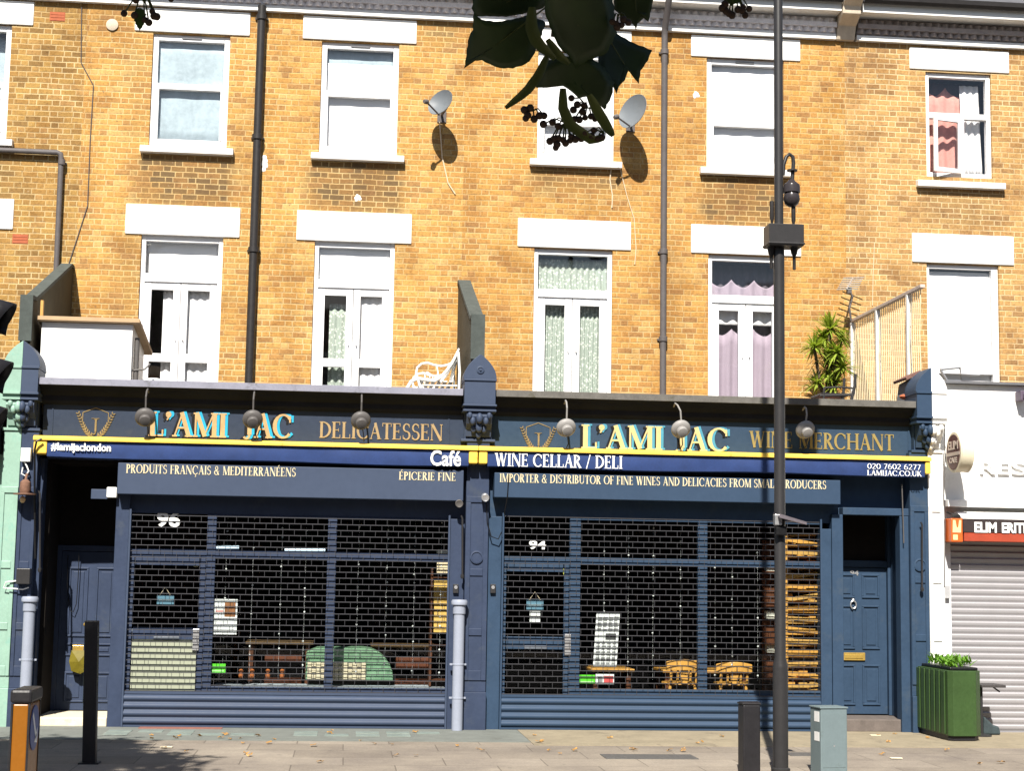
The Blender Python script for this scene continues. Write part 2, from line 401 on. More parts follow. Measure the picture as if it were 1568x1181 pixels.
def sans(mb, text, x0, x1, z0, z1, y, depth=0.004, bold=0.03):
    """block lettering from the built-in font, fitted to a box on a wall that faces the street"""
    cu = bpy.data.curves.new("t", 'FONT'); cu.body = text; cu.size = 1.0; cu.offset = bold; cu.extrude = 0.01; cu.resolution_u = 3
    ob = bpy.data.objects.new("t", cu); scene.collection.objects.link(ob)
    bpy.context.view_layer.update(); dg = bpy.context.evaluated_depsgraph_get()
    me = bpy.data.meshes.new_from_object(ob.evaluated_get(dg))
    xs = [v.co.x for v in me.vertices]; ys = [v.co.y for v in me.vertices]
    ax0, ax1, ay0, ay1 = min(xs), max(xs), min(ys), max(ys)
    vs = [(x0+(v.co.x-ax0)/(ax1-ax0)*(x1-x0), y-depth*(1 if v.co.z > 0 else 0), z0+(v.co.y-ay0)/(ay1-ay0)*(z1-z0)) for v in me.vertices]
    mb.add(vs, [tuple(p.vertices) for p in me.polygons])
    bpy.data.objects.remove(ob); bpy.data.curves.remove(cu); bpy.data.meshes.remove(me)
    return mb

# ------------------------------------------------------------ the palette
T_YELLOW = [(0.0, (0.174, 0.103, 0.048)), (0.16, (0.275, 0.158, 0.067)), (0.38, (0.376, 0.218, 0.083)), (0.7, (0.422, 0.26, 0.101)), (1.0, (0.389, 0.207, 0.088))]
T_MUSTARD = [(0.0, (0.144, 0.087, 0.035)), (0.18, (0.219, 0.128, 0.045)), (0.4, (0.301, 0.168, 0.052)), (0.7, (0.342, 0.207, 0.065)), (1.0, (0.308, 0.168, 0.07))]
T_ORANGE96 = [(0.0, (0.208, 0.119, 0.051)), (0.13, (0.295, 0.162, 0.063)), (0.26, (0.385, 0.205, 0.065)), (0.5, (0.426, 0.235, 0.069)), (0.7, (0.442, 0.257, 0.081)), (0.85, (0.457, 0.292, 0.111)), (1.0, (0.433, 0.24, 0.103))]
T_ORANGE94 = [(0.0, (0.197, 0.109, 0.045)), (0.13, (0.281, 0.148, 0.056)), (0.26, (0.365, 0.189, 0.059)), (0.5, (0.404, 0.216, 0.061)), (0.7, (0.419, 0.236, 0.073)), (0.85, (0.434, 0.268, 0.1)), (1.0, (0.411, 0.221, 0.092))]
M_BRICK_L = brick("brick_mustard", T_MUSTARD, (0.58, 0.46, 0.25), lich=0.25)
M_BRICK_96 = brick("brick_amber", T_ORANGE96, (0.56, 0.43, 0.22), lich=0.3)
M_BRICK_94 = brick("brick_orange", T_ORANGE94, (0.52, 0.385, 0.19), lich=0.3)
M_BRICK_R = brick("brick_yellow", T_YELLOW, (0.60, 0.48, 0.28), lich=0.3)
WHITE = paint("white_paint", (0.80, 0.80, 0.78), 0.45, 0.04, 3, bmp=0.03)
STUCCO = paint("white_masonry_paint", (0.80, 0.79, 0.77), 0.8, 0.07, 4, bmp=0.15, dirt=(0.56, 0.52, 0.45))
UPVC = paint("white_upvc", (0.82, 0.82, 0.83), 0.3, 0.02, 3, bmp=0.0)
EAVEGREY = paint("grey_eaves", (0.80, 0.76, 0.77), 0.8, 0.2, 8)
EAVEDARK = paint("dark_eaves", (0.32, 0.28, 0.27), 0.8, 0.3, 8)
SLATE = paint("slate", (0.10, 0.10, 0.11), 0.7, 0.3, 5)
NAVY = paint("slate_blue_gloss", (0.033, 0.046, 0.083), 0.5, 0.16, 3, bmp=0.08, spec=0.15, dirt=(0.050, 0.062, 0.088))
NAVY2 = paint("blue_grey_gloss", (0.029, 0.053, 0.094), 0.5, 0.16, 3, bmp=0.08, spec=0.15, dirt=(0.046, 0.066, 0.095))
SOFFITSHADE = paint("shaded_soffit", (0.016, 0.018, 0.026), 0.95, 0.2, 4, spec=0.02)  # shade under the cornice lip deepened in the colour itself
FASC96 = paint("navy_fascia_board", (0.025, 0.036, 0.062), 0.5, 0.14, 2, spec=0.2, dirt=(0.038, 0.046, 0.062))
FASC94 = paint("blue_fascia_board", (0.026, 0.049, 0.086), 0.5, 0.14, 2, spec=0.2, dirt=(0.042, 0.058, 0.078))
NAVYLT = paint("blue_grey_board", (0.042, 0.058, 0.098), 0.55, 0.08, 2, spec=0.2)
NAVYLT2 = paint("steel_blue_board", (0.028, 0.051, 0.092), 0.55, 0.08, 2, spec=0.2)
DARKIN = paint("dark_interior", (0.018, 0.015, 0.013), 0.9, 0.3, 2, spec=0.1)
ROOMGREY = paint("room_grey", (0.42, 0.40, 0.42), 0.9, 0.2, 2, spec=0.1)
LEADTOP = paint("weathered_coping", (0.115, 0.108, 0.098), 0.85, 0.35, 7, dirt=(0.06, 0.055, 0.03))
LEADTOP96 = paint("painted_coping", (0.215, 0.215, 0.265), 0.7, 0.2, 5, dirt=(0.07, 0.07, 0.07))
TURQ = paint("turquoise_gloss", (0.235, 0.37, 0.30), 0.45, 0.14, 4, dirt=(0.17, 0.36, 0.30))
GOLD = paint("gold_leaf", (0.40, 0.27, 0.13), 0.45, 0.25, 12)
GOLDPALE = paint("pale_gold", (0.50, 0.40, 0.19), 0.5, 0.15, 12)
CREAMT = paint("cream_lettering", (0.58, 0.50, 0.32), 0.5, 0.05, 12)
CYAN = paint("cyan_paint", (0.015, 0.30, 0.48), 0.5, 0.12, 9)
CYANPALE = paint("pale_cyan_paint", (0.06, 0.24, 0.34), 0.5, 0.15, 9)
BLACKP = paint("black_gloss", (0.008, 0.008, 0.009), 0.4, 0.3, 6)
AWN = paint("blue_canvas", (0.0165, 0.037, 0.125), 0.75, 0.22, 5, bmp=0.2)
YELLOW = paint("yellow_enamel", (0.85, 0.56, 0.085), 0.4, 0.12, 8, dirt=(0.45, 0.25, 0.04))
LAMPGREY = paint("lamp_grey", (0.095, 0.088, 0.085), 0.5, 0.15, 10)
BLACKIRON = paint("black_iron", (0.022, 0.02, 0.02), 0.5, 0.3, 14)
PIPEGREY = paint("grey_pipe", (0.095, 0.085, 0.085), 0.6, 0.2, 10)
PIPEPALE = paint("pale_grey_pipe", (0.26, 0.285, 0.35), 0.5, 0.08, 5)
SHUTW = paint("galvanised_slats", (0.33, 0.32, 0.335), 0.6, 0.06, 3, spec=0.2)
POLE = paint("dark_grey_post_paint", (0.027, 0.026, 0.027), 0.4, 0.15, 9, bmp=0.04)
POSTBLK = paint("black_post_paint", (0.016, 0.015, 0.017), 0.45, 0.3, 8)
CABGREY = paint("grey_green_cabinet", (0.135, 0.175, 0.185), 0.55, 0.1, 6, dirt=(0.10, 0.13, 0.13))
GREENP = paint("green_planter_paint", (0.034, 0.068, 0.020), 0.45, 0.2, 4, dirt=(0.03, 0.055, 0.02))
AMBERSHADED = paint("amber_plastic_shaded", (0.22, 0.080, 0.008), 0.35, 0.1, 5)  # amber darkened so the colour itself carries the tree shade
WOODPALE = paint("pale_pine", (0.50, 0.28, 0.075), 0.6, 0.2, 9)
WOODMID = paint("varnished_wood", (0.60, 0.30, 0.065), 0.4, 0.25, 7)
WOODDARK = paint("dark_wood", (0.10, 0.035, 0.015), 0.5, 0.3, 7)
RENDER = paint("olive_render", (0.05, 0.042, 0.024), 0.9, 0.3, 6, dirt=(0.05, 0.06, 0.05))
RENDEREDGE = paint("green_grey_coping", (0.06, 0.07, 0.065), 0.9, 0.3, 9, dirt=(0.07, 0.08, 0.07))
TERRA = paint("terracotta", (0.36, 0.10, 0.045), 0.8, 0.2, 14)
RUST = paint("rusty_iron", (0.17, 0.09, 0.06), 0.85, 0.4, 20)
STONE = paint("cream_step_stone", (0.62, 0.55, 0.42), 0.85, 0.15, 8, dirt=(0.4, 0.33, 0.24))
CONC = paint("grey_green_concrete", (0.155, 0.165, 0.150), 0.9, 0.22, 3, dirt=(0.10, 0.10, 0.088))
CONCTAN = paint("tan_concrete", (0.255, 0.215, 0.15), 0.9, 0.22, 3, dirt=(0.12, 0.10, 0.075))
ASPH = paint("asphalt", (0.05, 0.05, 0.052), 0.9, 0.25, 20)
KERBM = paint("granite_kerb", (0.30, 0.28, 0.26), 0.85, 0.15, 9)
PAVE = paving("paving_slabs")
BLIND = paint("white_blind", (0.80, 0.80, 0.80), 0.9, 0.04, 4)
BLINDSKY = paint("sky_tinted_blind", (0.37, 0.455, 0.50), 0.9, 0.32, 1.6)  # blue patches put the panes' sky reflection into the blind colour
LACE = lace("lace_curtain", (0.66, 0.70, 0.64), (0.34, 0.40, 0.35), 26.0, 0.56)
LILAC = paint("lilac_curtain", (0.34, 0.285, 0.345), 0.9, 0.08, 4)
PINK = paint("salmon_curtain", (0.56, 0.27, 0.23), 0.9, 0.22, 3)
DISH = paint("dish_grey", (0.135, 0.15, 0.165), 0.5, 0.08, 7)
CABLE = paint("pale_cable", (0.62, 0.50, 0.34), 0.6, 0.1, 10)
BRASS = paint("brass", (0.60, 0.40, 0.10), 0.3, 0.15, 9, metal=0.6)
STEEL = paint("bright_steel", (0.55, 0.55, 0.56), 0.3, 0.1, 9, metal=0.7)
GLASS = glass("window_glass", refl=2.2)
GLASSSHOP = glass("shop_glass", (0.93, 0.95, 0.95), 0.55)
BARK = paint("bark", (0.09, 0.07, 0.05), 0.95, 0.35, 12)
LEAF = leafmat("lime_leaf", (0.030, 0.055, 0.012), 0.22)
BRACT = leafmat("lime_bract", (0.075, 0.09, 0.022), 0.25)
BERRY = paint("lime_fruit", (0.055, 0.032, 0.02), 0.7, 0.3, 30)
YUC = leafmat("cordyline_leaf", (0.27, 0.34, 0.05), 0.35, 0.45)
YUCDRY = leafmat("dry_cordyline_leaf", (0.14, 0.07, 0.025), 0.1)
HERB = leafmat("herb_leaf", (0.13, 0.28, 0.03), 0.35, 0.35)

# ------------------------------------------------------------ ground
KERB_Y = -7.6
def slab(name, x0, x1, y0, y1, z0, z1, mt):
    mb = MB(); mb.box(x0, x1, y0, y1, z0, z1); o = mb.build(name, mt); return struct(o)
slab("pavement", -60, 60, KERB_Y, S+0.02, -0.3, 0.0, PAVE)
slab("kerb", -60, 60, KERB_Y-0.3, KERB_Y-0.003, -0.3, -0.002, KERBM)
slab("road", -60, 60, -20.0, KERB_Y-0.3, -0.35, -0.125, ASPH)
slab("kerb", -60, 60, -20.3, -20.003, -0.3, -0.002, KERBM)
slab("pavement", -60, 60, -34, -20.303, -0.3, 0.0, PAVE)
slab("ground", -400, 400, -400, 400, -0.5, -0.36, CONC)
slab("forecourt", -5.2, 0.55, -4.32, S+0.016, -0.02, 0.005, CONC)
slab("forecourt", 0.554, 11, -4.62, S+0.016, -0.02, 0.006, CONCTAN)
mb = MB()
for i in range(11):
    for j in range(2):
        if random.random() < 0.15: continue
        x = -3.9+i*0.33
        mb.box(x, x+0.25, -3.52-j*0.30, -3.30-j*0.30, 0.0, 0.0095)
struct(mb.build("pavement_lights", paint("pavement_glass", (0.22, 0.26, 0.23), 0.35, 0.3, 6)))
struct(MB().box(-3.62, -2.72, -3.12, -2.93, 0, 0.0105).build("threshold_tiles", paint("quarry_tile", (0.23, 0.10, 0.075), 0.8, 0.25, 12)))
mb = MB(); mb.box(1.1, 2.0, -5.85, -5.45, 0, 0.006).box(3.0, 3.55, -5.5, -5.2, 0, 0.006)
struct(mb.build("manhole_cover", paint("cover_iron", (0.10, 0.095, 0.09), 0.6, 0.3, 30)))
struct(MB().prismz([(-8.6, -13.3), (-2.4, -13.3), (-2.1, -12.7), (-2.1, -11.4), (-2.4, -10.8), (-8.6, -10.8), (-8.9, -11.4), (-8.9, -12.7)], -0.2, 0.0).build("traffic_island", KERBM, bev=0.02))

# ------------------------------------------------------------ brick houses
def wall(house, x0, x1, z0, z1, holes, mt, soots, depth=0.24, marks=()):
    """a brick skin with real openings and reveals; 'soot' is the weathering under sills and eaves"""
    def cuts(a, b, ks):
        k = sorted(set([a, b]+[q for q in ks if a < q < b])); out = []
        for i in range(len(k)-1):
            n = max(1, int(round((k[i+1]-k[i])/0.16)))
            out += [k[i]+(k[i+1]-k[i])*j/n for j in range(n)]
        return out+[b]
    xs = cuts(x0, x1, [h[0] for h in holes]+[h[1] for h in holes]); zs = cuts(z0, z1, [h[2] for h in holes]+[h[3] for h in holes])
    mb = MB(); nx = len(xs)
    vs = [(x, 0.0, z) for z in zs for x in xs]; fs = []
    for j in range(len(zs)-1):
        for i in range(nx-1):
            cx = (xs[i]+xs[i+1])/2; cz = (zs[j]+zs[j+1])/2
            if any(h[0] < cx < h[1] and h[2] < cz < h[3] for h in holes): continue
            fs.append((j*nx+i, j*nx+i+1, (j+1)*nx+i+1, (j+1)*nx+i))
    mb.add(vs, fs)
    for a, b, c, d in holes:
        mb.quad((a, 0, c), (a, depth, c), (a, depth, d), (a, 0, d)); mb.quad((b, 0, c), (b, 0, d), (b, depth, d), (b, depth, c))
        mb.quad((a, 0, d), (a, depth, d), (b, depth, d), (b, 0, d)); mb.quad((a, 0, c), (b, 0, c), (b, depth, c), (a, depth, c))
    o = mb.build("brick_wall", mt, house)
    at_ = o.data.attributes.new("soot", 'FLOAT', 'POINT'); rn = random.Random(3)
    hx, hz = house.location.x, house.location.z
    for i, v in enumerate(o.data.vertices):
        x, z = v.co.x+hx, v.co.z+hz; k = 0
        for a, b, c, d, s in soots:
            ex = min((x-a), (b-x)); ez = min(z-c, d-z)
            if ex > -0.12 and ez > -0.12: k = max(k, s*min(1, (ex+0.12)/0.2)*min(1, (ez+0.12)/0.2))
        at_.data[i].value = k
    return o

def lintel(house, x0, x1, z0, z1, bev=0.012):
    mb = MB().box(x0, x1, -0.022, 0.04, z0, z1); return mb.build("lintel", STUCCO, house, bev=bev)

FY = 0.042                                              # windows stand this far back in the reveal
def sash(house, x0, x1, z0, z1, mid=0.47, drop=0.0):
    y = FY; f = 0.075; zm = z0+(z1-z0)*mid
    mb = MB(); mb.box(x0, x0+f, y, y+0.09, z0, z1).box(x1-f, x1, y, y+0.09, z0, z1)
    mb.box(x0+f, x1-f, y+.002, y+0.088, z1-0.085, z1).box(x0+f, x1-f, y+.002, y+0.088, z0, z0+0.10)
    mb.box(x0+f, x1-f, y-0.012, y+0.07, zm-0.035, zm+0.045)
    mb.box(x0+f, x0+f+.03, y-.01, y+.05, z0+.10, zm-.035).box(x1-f-.03, x1-f, y-.01, y+.05, z0+.10, zm-.035)
    w = mb.build("window", UPVC, house, bev=0.006)
    MB().box(x0+f, x1-f, y+0.035, y+0.041, z0+0.10, zm-0.03).build("pane", GLASS, w)
    MB().box(x0+f, x1-f, y+0.055, y+0.061, zm+0.04, z1-0.085).build("pane", GLASS, w)
    cx = (x0+x1)/2
    MB().box(cx-.13, cx+.13, y-0.012, y-0.001, z1-0.055, z1-0.035).build("trickle_vent", paint("vent_grey", (0.12, 0.12, 0.13)), w)
    sill(w, x0, x1, z0)
    return w
def sill(w, x0, x1, z0):
    MB().prismx([(-0.10, z0-0.115), (FY+0.05, z0-0.115), (FY+0.05, z0+0.0), (-0.10, z0-0.03)], x0-0.10, x1+0.10).build("sill", STUCCO, w, bev=0.008)
def french(house, x0, x1, z0, z1, ztr, lowrail=None, stile=0.105, leaf=0.09):
    y = FY; f = 0.06; xm = (x0+x1)/2
    mb = MB(); mb.box(x0, x0+f, y, y+0.09, z0, z1).box(x1-f, x1, y, y+0.09, z0, z1)
    mb.box(x0+f, x1-f, y+.002, y+0.088, z1-0.08, z1).box(x0+f, x1-f, y-0.01, y+0.09, ztr-0.05, ztr+0.06)
    w = mb.build("window", UPVC, house, bev=0.006)
    MB().box(x0+f, x1-f, y+0.04, y+0.046, ztr+0.06, z1-0.08).build("pane", GLASS, w)
    for a, b in ((x0+f+.004, xm-.004), (xm+.004, x1-f-.004)):
        mb = MB(); t = ztr-0.052
        mb.box(a, a+leaf, y+0.012, y+0.075, z0, t).box(b-leaf, b, y+0.012, y+0.075, z0, t)
        mb.box(a+leaf, b-leaf, y+0.014, y+0.073, t-0.10, t).box(a+leaf, b-leaf, y+0.014, y+0.073, z0, z0+0.16)
        if lowrail: mb.box(a+leaf, b-leaf, y+0.014, y+0.073, lowrail-0.05, lowrail+0.06)
        mb.box(b-leaf*0.6 if a < xm-0.2 else a+leaf*0.4, b-leaf*0.45 if a < xm-0.2 else a+leaf*0.6, y-0.03, y+0.012, z0+1.0, z0+1.02)
        mb.build("french_door", UPVC, w, bev=0.005)
        MB().box(a+leaf, b-leaf, y+0.04, y+0.046, z0+0.16, t-0.10).build("pane", GLASS, w)
    return w
def drape(name, x0, x1, z0, z1, y, mt, label, cat="curtain", amp=0.03, waves=9, scallop=0.0, ztop=None, taper=None, group=None, lean=0.0):
    y -= 0.075                                          # hung close behind the panes
    nx = waves*8; nz = 8; vs = []; fs = []
    for j in range(nz+1):
        for i in range(nx+1):
            u = i/nx; t = j/nz; x = x0+(x1-x0)*u
            if taper: x = x0+(x1-x0)*u*(1-taper*t)
            zt = z1-scallop*abs(sin(pi*u*waves/2))
            z = z0+(zt-z0)*(1-t)
            vs.append((x+lean*(1-t), y+amp*sin(2*pi*u*waves+sin(3*t)*0.7)*(0.6+0.4*t), z))
    for j in range(nz):
        for i in range(nx):
            a = j*(nx+1)+i; fs.append((a, a+1, a+nx+2, a+nx+1))
    mb = MB(); mb.add(vs, fs); o = mb.build(name, mt, smooth=True, ang=180)
    sd = o.modifiers.new("thick", 'SOLIDIFY'); sd.thickness = 0.003
    return tag(o, label, cat, group)

ZL0, ZL1 = 6.13, 6.535                                  # first-floor lintels
ZU0, ZU1 = 8.90, 9.225                                  # top lintels meet the eaves
ZS = 7.345                                              # top-floor sills
ZT = 3.74                                               # roof terrace
PARTY = (-11.0, -5.05, 0.02, 5.32, 12.0)
def eaves(house, x0, x1, dark=False, fasc=WHITE, gut=BLACKIRON):
    g = EAVEDARK if dark else EAVEGREY
    mb = MB().mat(0); mb.box(x0, x1, -0.075, 0.3, 9.245, 9.315)
    mb.mat(1).box(x0, x1, -0.06, 0.3, 9.318, 9.56)
    n = int((x1-x0)/0.115)
    for i in range(n):
        a = x0+(x1-x0)*i/n; w = (x1-x0)/n
        mb.prismz([(a, -0.061), (a+w*0.5, -0.125), (a+w, -0.061)], 9.34, 9.40)
        mb.prismz([(a+w*.5, -0.061), (a+w*.99, -0.125), (a+w*1.49, -0.061)] if i < n-1 else [(a, -0.061), (a+w*0.5, -0.125), (a+w, -0.061)], 9.47, 9.53)
    mb.box(x0, x1, -0.13, 0.3, 9.402, 9.468)
    mb.mat(2).box(x0, x1, -0.34, -0.30, 9.56, 9.72).box(x0, x1, -0.30, 0.3, 9.562, 9.59)
    mb.build("eaves_cornice", [WHITE, g, fasc], house)
    pts = [(-0.46, 9.76), (-0.45, 9.70), (-0.42, 9.665), (-0.39, 9.665), (-0.36, 9.70), (-0.345, 9.76), (-0.36, 9.76), (-0.372, 9.71), (-0.395, 9.68), (-0.415, 9.68), (-0.435, 9.71), (-0.445, 9.76)]
    MB().prismx(pts, x0, x1).build("gutter", gut, house)
def shell(house, x0, x1):
    mb = MB(); e = 0.12
    mb.box(x0+.004, x0+e, 0.26, 9, 3.2, 10).box(x1-e, x1-.004, 0.26, 9, 3.2, 10).box(x0+e, x1-e, 8.9, 9, 3.2, 10)
    mb.box(x0+e, x1-e, 0.26, 8.9, 3.3, 3.66).box(x0+e, x1-e, 0.26, 8.9, 6.75, 7.0).box(x0+e, x1-e, 0.31, 8.9, 9.3, 9.5)
    mb.box(x0+e, x1-e, 2.6, 2.7, 3.66, 6.75).box(x0+e, x1-e, 2.6, 2.7, 7.0, 9.3)
    mb.build("room_walls", ROOMGREY, house)
    MB().prismx([(-0.36, 9.725), (4.5, 12.6), (9.3, 9.725), (9.3, 9.60), (4.5, 12.45), (-0.30, 9.60)], x0, x1).build("roof", SLATE, house)

# ---- neighbour to the left
hL = thing("terraced_house", "brick house with mustard bricks at the left edge, partly out of the picture", "house", (-8, 0, 0), group="brick terrace houses")
holes = [(-7.08, -6.02, ZS, 8.90), (-7.1, -6.05, ZT, 6.14)]
wall(hL, PARTY[0], PARTY[1], 3.2, 9.25, holes, M_BRICK_L, [(-7.1, -5.9, 6.55, 7.24, 0.5), (-9, -5.05, 9.0, 9.3, 0.25)])
lintel(hL, -7.4, -5.745, ZU0, ZU1); lintel(hL, -7.4, -5.87, ZL0, ZL1)
sash(hL, *holes[0]); french(hL, *holes[1], 5.62)
eaves(hL, PARTY[0], PARTY[1]); shell(hL, PARTY[0], PARTY[1])
for px, py in ((88, 25), (31, 366)):
    p = at(px, py, 0); mb = MB()
    for k in range(3): mb.box(p.x-.09, p.x+.09, -0.008, 0.05, p.z-.055+.04*k, p.z-.025+.04*k)
    mb.box(p.x-.1, p.x+.1, -0.004, 0.05, p.z-.062, p.z+.062); mb.build("air_brick", TERRA, hL)
drape("curtain", -7.0, -6.1, ZS+.1, 8.8, 0.34, BLINDSKY, "pale blind behind the sash cut by the left picture edge", "blind", amp=0.004, waves=2)

# ---- house over the delicatessen
h96 = thing("terraced_house", "amber brick house above the delicatessen, with two sashes over two french doors", "house", (-2.5, 0, 0), group="brick terrace houses")
W1 = (-4.175, -3.155, ZS, 8.885); W2 = (-1.93, -0.885, ZS, 8.885)
L1 = (-4.215, -3.148, ZT, 6.135); L2 = (-1.945, -0.877, ZT, 6.135)
wall(h96, PARTY[1], PARTY[2], 3.2, 9.25, [W1, W2, L1, L2], M_BRICK_96,
     [(-4.32, -3.05, 6.56, 7.25, 0.95), (-2.05, -0.8, 6.56, 7.25, 0.95), (-0.6, 0.0, 8.9, 9.3, 0.6), (-5.0, -4.5, 8.95, 9.3, 0.4), (-4.55, -4.2, 3.7, 6.1, 0.45), (-3.1, -2.8, 4.0, 8.0, 0.2), (-4.5, -4.2, 7.4, 8.9, 0.35)])
lintel(h96, -4.42, -2.898, ZU0, ZU1); lintel(h96, -2.19, -0.655, ZU0, ZU1)
lintel(h96, -4.43, -2.937, ZL0, ZL1); lintel(h96, -2.19, -0.66, ZL0, ZL1)
sash(h96, *W1, mid=0.53); sash(h96, *W2, mid=0.53)
french(h96, *L1, 5.56, lowrail=4.50); french(h96, *L2, 5.56, lowrail=4.50)
eaves(h96, PARTY[1], PARTY[2]); shell(h96, PARTY[1], PARTY[2])
drape("blind", W1[0]+.06, W1[1]-.06, ZS+.08, 8.82, 0.205, BLINDSKY, "blind tinted blue with sky reflection in the upper sash next to the black drainpipe on its left", "blind", amp=0.004, waves=2)
drape("blind", W2[0]+.06, W2[1]-.06, ZS+.08, 8.62, 0.205, BLIND, "white blind stopping short of the top of the sash left of the smaller satellite dish", "blind", amp=0.004, waves=2)
drape("blind", W2[0]+.06, W2[1]-.06, ZS+.09, 8.82, 0.235, BLINDSKY, "added sheet tinted with sky reflection behind the white blind of the sash left of the smaller satellite dish", "blind", amp=0.004, waves=2)  # added sheet, gives the top band of the pane its sky reflection
drape("blind", L1[0]+.05, L1[1]-.05, 5.60, 6.1, 0.26, BLIND, "white blind filling the fanlight above the french doors behind the white cabinet", "blind", amp=0.004, waves=2)
drape("curtain", L1[0]+.30, L1[1]-.04, 3.75, 5.52, 0.235, BLIND, "white curtain drawn off the dark left strip of the french doors behind the white cabinet", amp=0.014, waves=7)
drape("blind", L2[0]+.05, L2[1]-.05, 5.62, 6.07, 0.21, BLIND, "white blind in the fanlight left of the white garden bench", "blind", amp=0.004, waves=2)
drape("curtain", L2[0]+.22, L2[0]+.50, 4.05, 5.32, 0.30, LACE, "narrow pale curtain gathered in the left leaf of the french doors near the bench", amp=0.02, waves=3)
drape("curtain", L2[0]+.53, L2[1]-.04, 3.75, 5.53, 0.225, BLIND, "white curtain closing the right leaf of the french doors near the bench", amp=0.010, waves=5)

# ---- house over the wine shop
h94 = thing("terraced_house", "orange brick house above the wine shop, with two satellite dishes on its front", "house", (2.6, 0, 0), group="brick terrace houses")
W3 = (1.015, 2.075, ZS+.04, 8.90); W4 = (3.365, 4.452, ZS+.02, 8.92)
L3 = (1.0, 2.07, ZT, 6.145); L4 = (3.392, 4.452, ZT, 6.145)
wall(h94, PARTY[2], PARTY[3], 3.2, 9.25, [W3, W4, L3, L4], M_BRICK_94,
     [(0.95, 2.15, 6.95, 7.28, 0.75), (3.3, 4.5, 6.56, 7.26, 0.85), (2.85, 3.0, 3.8, 9.2, 0.25), (0.02, 0.9, 9.0, 9.3, 0.5)])
lintel(h94, 0.775, 2.305, ZU0, ZU1); lintel(h94, 3.14, 4.685, ZU0+.02, ZU1)
lintel(h94, 0.77, 2.318, ZL0+.02, ZL1+.01); lintel(h94, 3.148, 4.685, ZL0+.02, ZL1+.015)
sash(h94, *W3, mid=0.34); sash(h94, *W4, mid=0.40)
french(h94, *L3, 5.53, stile=0.1, leaf=0.10); french(h94, *L4, 5.53, leaf=0.095)
eaves(h94, PARTY[2], PARTY[3]-.14); shell(h94, PARTY[2], PARTY[3])
drape("blind", W3[0]+.06, W3[1]-.06, ZS+.1, 8.82, 0.205, BLIND, "white blind in the upper sash behind the hanging lime leaves", "blind", amp=0.004, waves=2)
drape("blind", W4[0]+.06, W4[1]-.06, ZS+.1, 8.84, 0.205, BLIND, "white blind in the upper sash behind the lamp post", "blind", amp=0.006, waves=3)
drape("curtain", L3[0]+.04, L3[1]-.04, 5.56, 6.03, 0.27, LACE, "short patterned lace curtain gathered in the fanlight between the drainpipe and the bench", amp=0.018, waves=12)
drape("curtain", L3[0]+.1, (L3[0]+L3[1])/2, 3.75, 5.44, 0.27, LACE, "long patterned lace curtain in the left leaf, near the middle of the terrace", amp=0.02, waves=7)
drape("curtain", (L3[0]+L3[1])/2+.01, L3[1]-.1, 3.75, 5.40, 0.27, LACE, "long patterned lace curtain in the right leaf, nearer the grey drainpipe", amp=0.02, waves=7)
drape("curtain", L4[0]+.05, L4[1]-.05, 5.56, 5.84, 0.29, LILAC, "short lilac curtain with a wavy top in the fanlight behind the lamp post", amp=0.02, waves=6, scallop=0.11)
drape("curtain", L4[0]+.08, L4[1]-.08, 5.20, 5.46, 0.26, BLIND, "pale pelmet frill across the french doors behind the lamp post", amp=0.02, waves=5, scallop=0.02)
drape("curtain", L4[0]+.08, L4[1]-.08, 3.75, 5.16, 0.30, LILAC, "long lilac curtain with a wavy top in the french doors behind the lamp post", amp=0.025, waves=6, scallop=0.10)

# ---- neighbour to the right
hR = thing("terraced_house", "yellow brick house at the right edge, above the white restaurant front", "house", (8, 0, 0), group="brick terrace houses")
W5 = (6.485, 7.435, 7.36, 8.865); L5 = (6.463, 7.495, ZT, 6.125)
wall(hR, PARTY[3], PARTY[4], 3.2, 9.25, [W5, L5], M_BRICK_R, [(6.4, 7.5, 6.7, 7.28, 0.4), (5.35, 8, 9.1, 9.3, 0.25)])
lintel(hR, 6.254, 7.70, ZU0-.01, ZU1-.02); lintel(hR, 6.256, 7.715, ZL0+.005, ZL1+.01)
eaves(hR, PARTY[3]+.16, PARTY[4], dark=True); shell(hR, PARTY[3], PARTY[4])
MB().prismx([(-.06, 9.24), (0.2, 9.24), (0.2, 9.95), (-.50, 9.95), (-.50, 9.70), (-.38, 9.62), (-.36, 9.52), (-.14, 9.42)], PARTY[3]-.13, PARTY[3]+.13).build("eaves_bracket", paint("stucco_buff", (0.55, 0.47, 0.37), 0.9, 0.2, 9), hR, bev=0.01)
x0, x1, z0, z1 = W5; y = FY; f = 0.06; xm = 7.02; zt = 8.24
mb = MB(); mb.box(x0, x0+f, y, y+.09, z0, z1).box(x1-f, x1, y, y+.09, z0, z1).box(x0+f, x1-f, y+.002, y+.088, z1-.065, z1).box(x0+f, x1-f, y+.002, y+.088, z0, z0+.07)
mb.box(x0+f, x1-f, y-.004, y+.086, zt-.03, zt+.05).box(xm-.03, xm+.03, y-.002, y+.087, z0+.07, zt-.03)
w5 = mb.build("window", UPVC, hR, bev=0.005)
MB().box(x0+f, x1-f, y+.04, y+.046, zt+.05, z1-.065).build("pane", GLASS, w5)
MB().box(xm+.03, x1-f, y+.04, y+.046, z0+.07, zt-.03).build("pane", GLASS, w5)
cas = MB(); aw = xm-.03-x0-f; hgt = zt-.03-z0-.07
def swing(q): return (xm-.03-q[0]*cos(R(14)), y-.004-q[0]*sin(R(14))+q[1], z0+.06+q[2])
def sbox(mb, a, b, c, d, e0, e1):
    mb.add([swing((u, vv, w)) for u in (a, b) for vv in (e0, e1) for w in (c, d)], [(0, 1, 3, 2), (4, 6, 7, 5), (0, 4, 5, 1), (2, 3, 7, 6), (0, 2, 6, 4), (1, 5, 7, 3)])
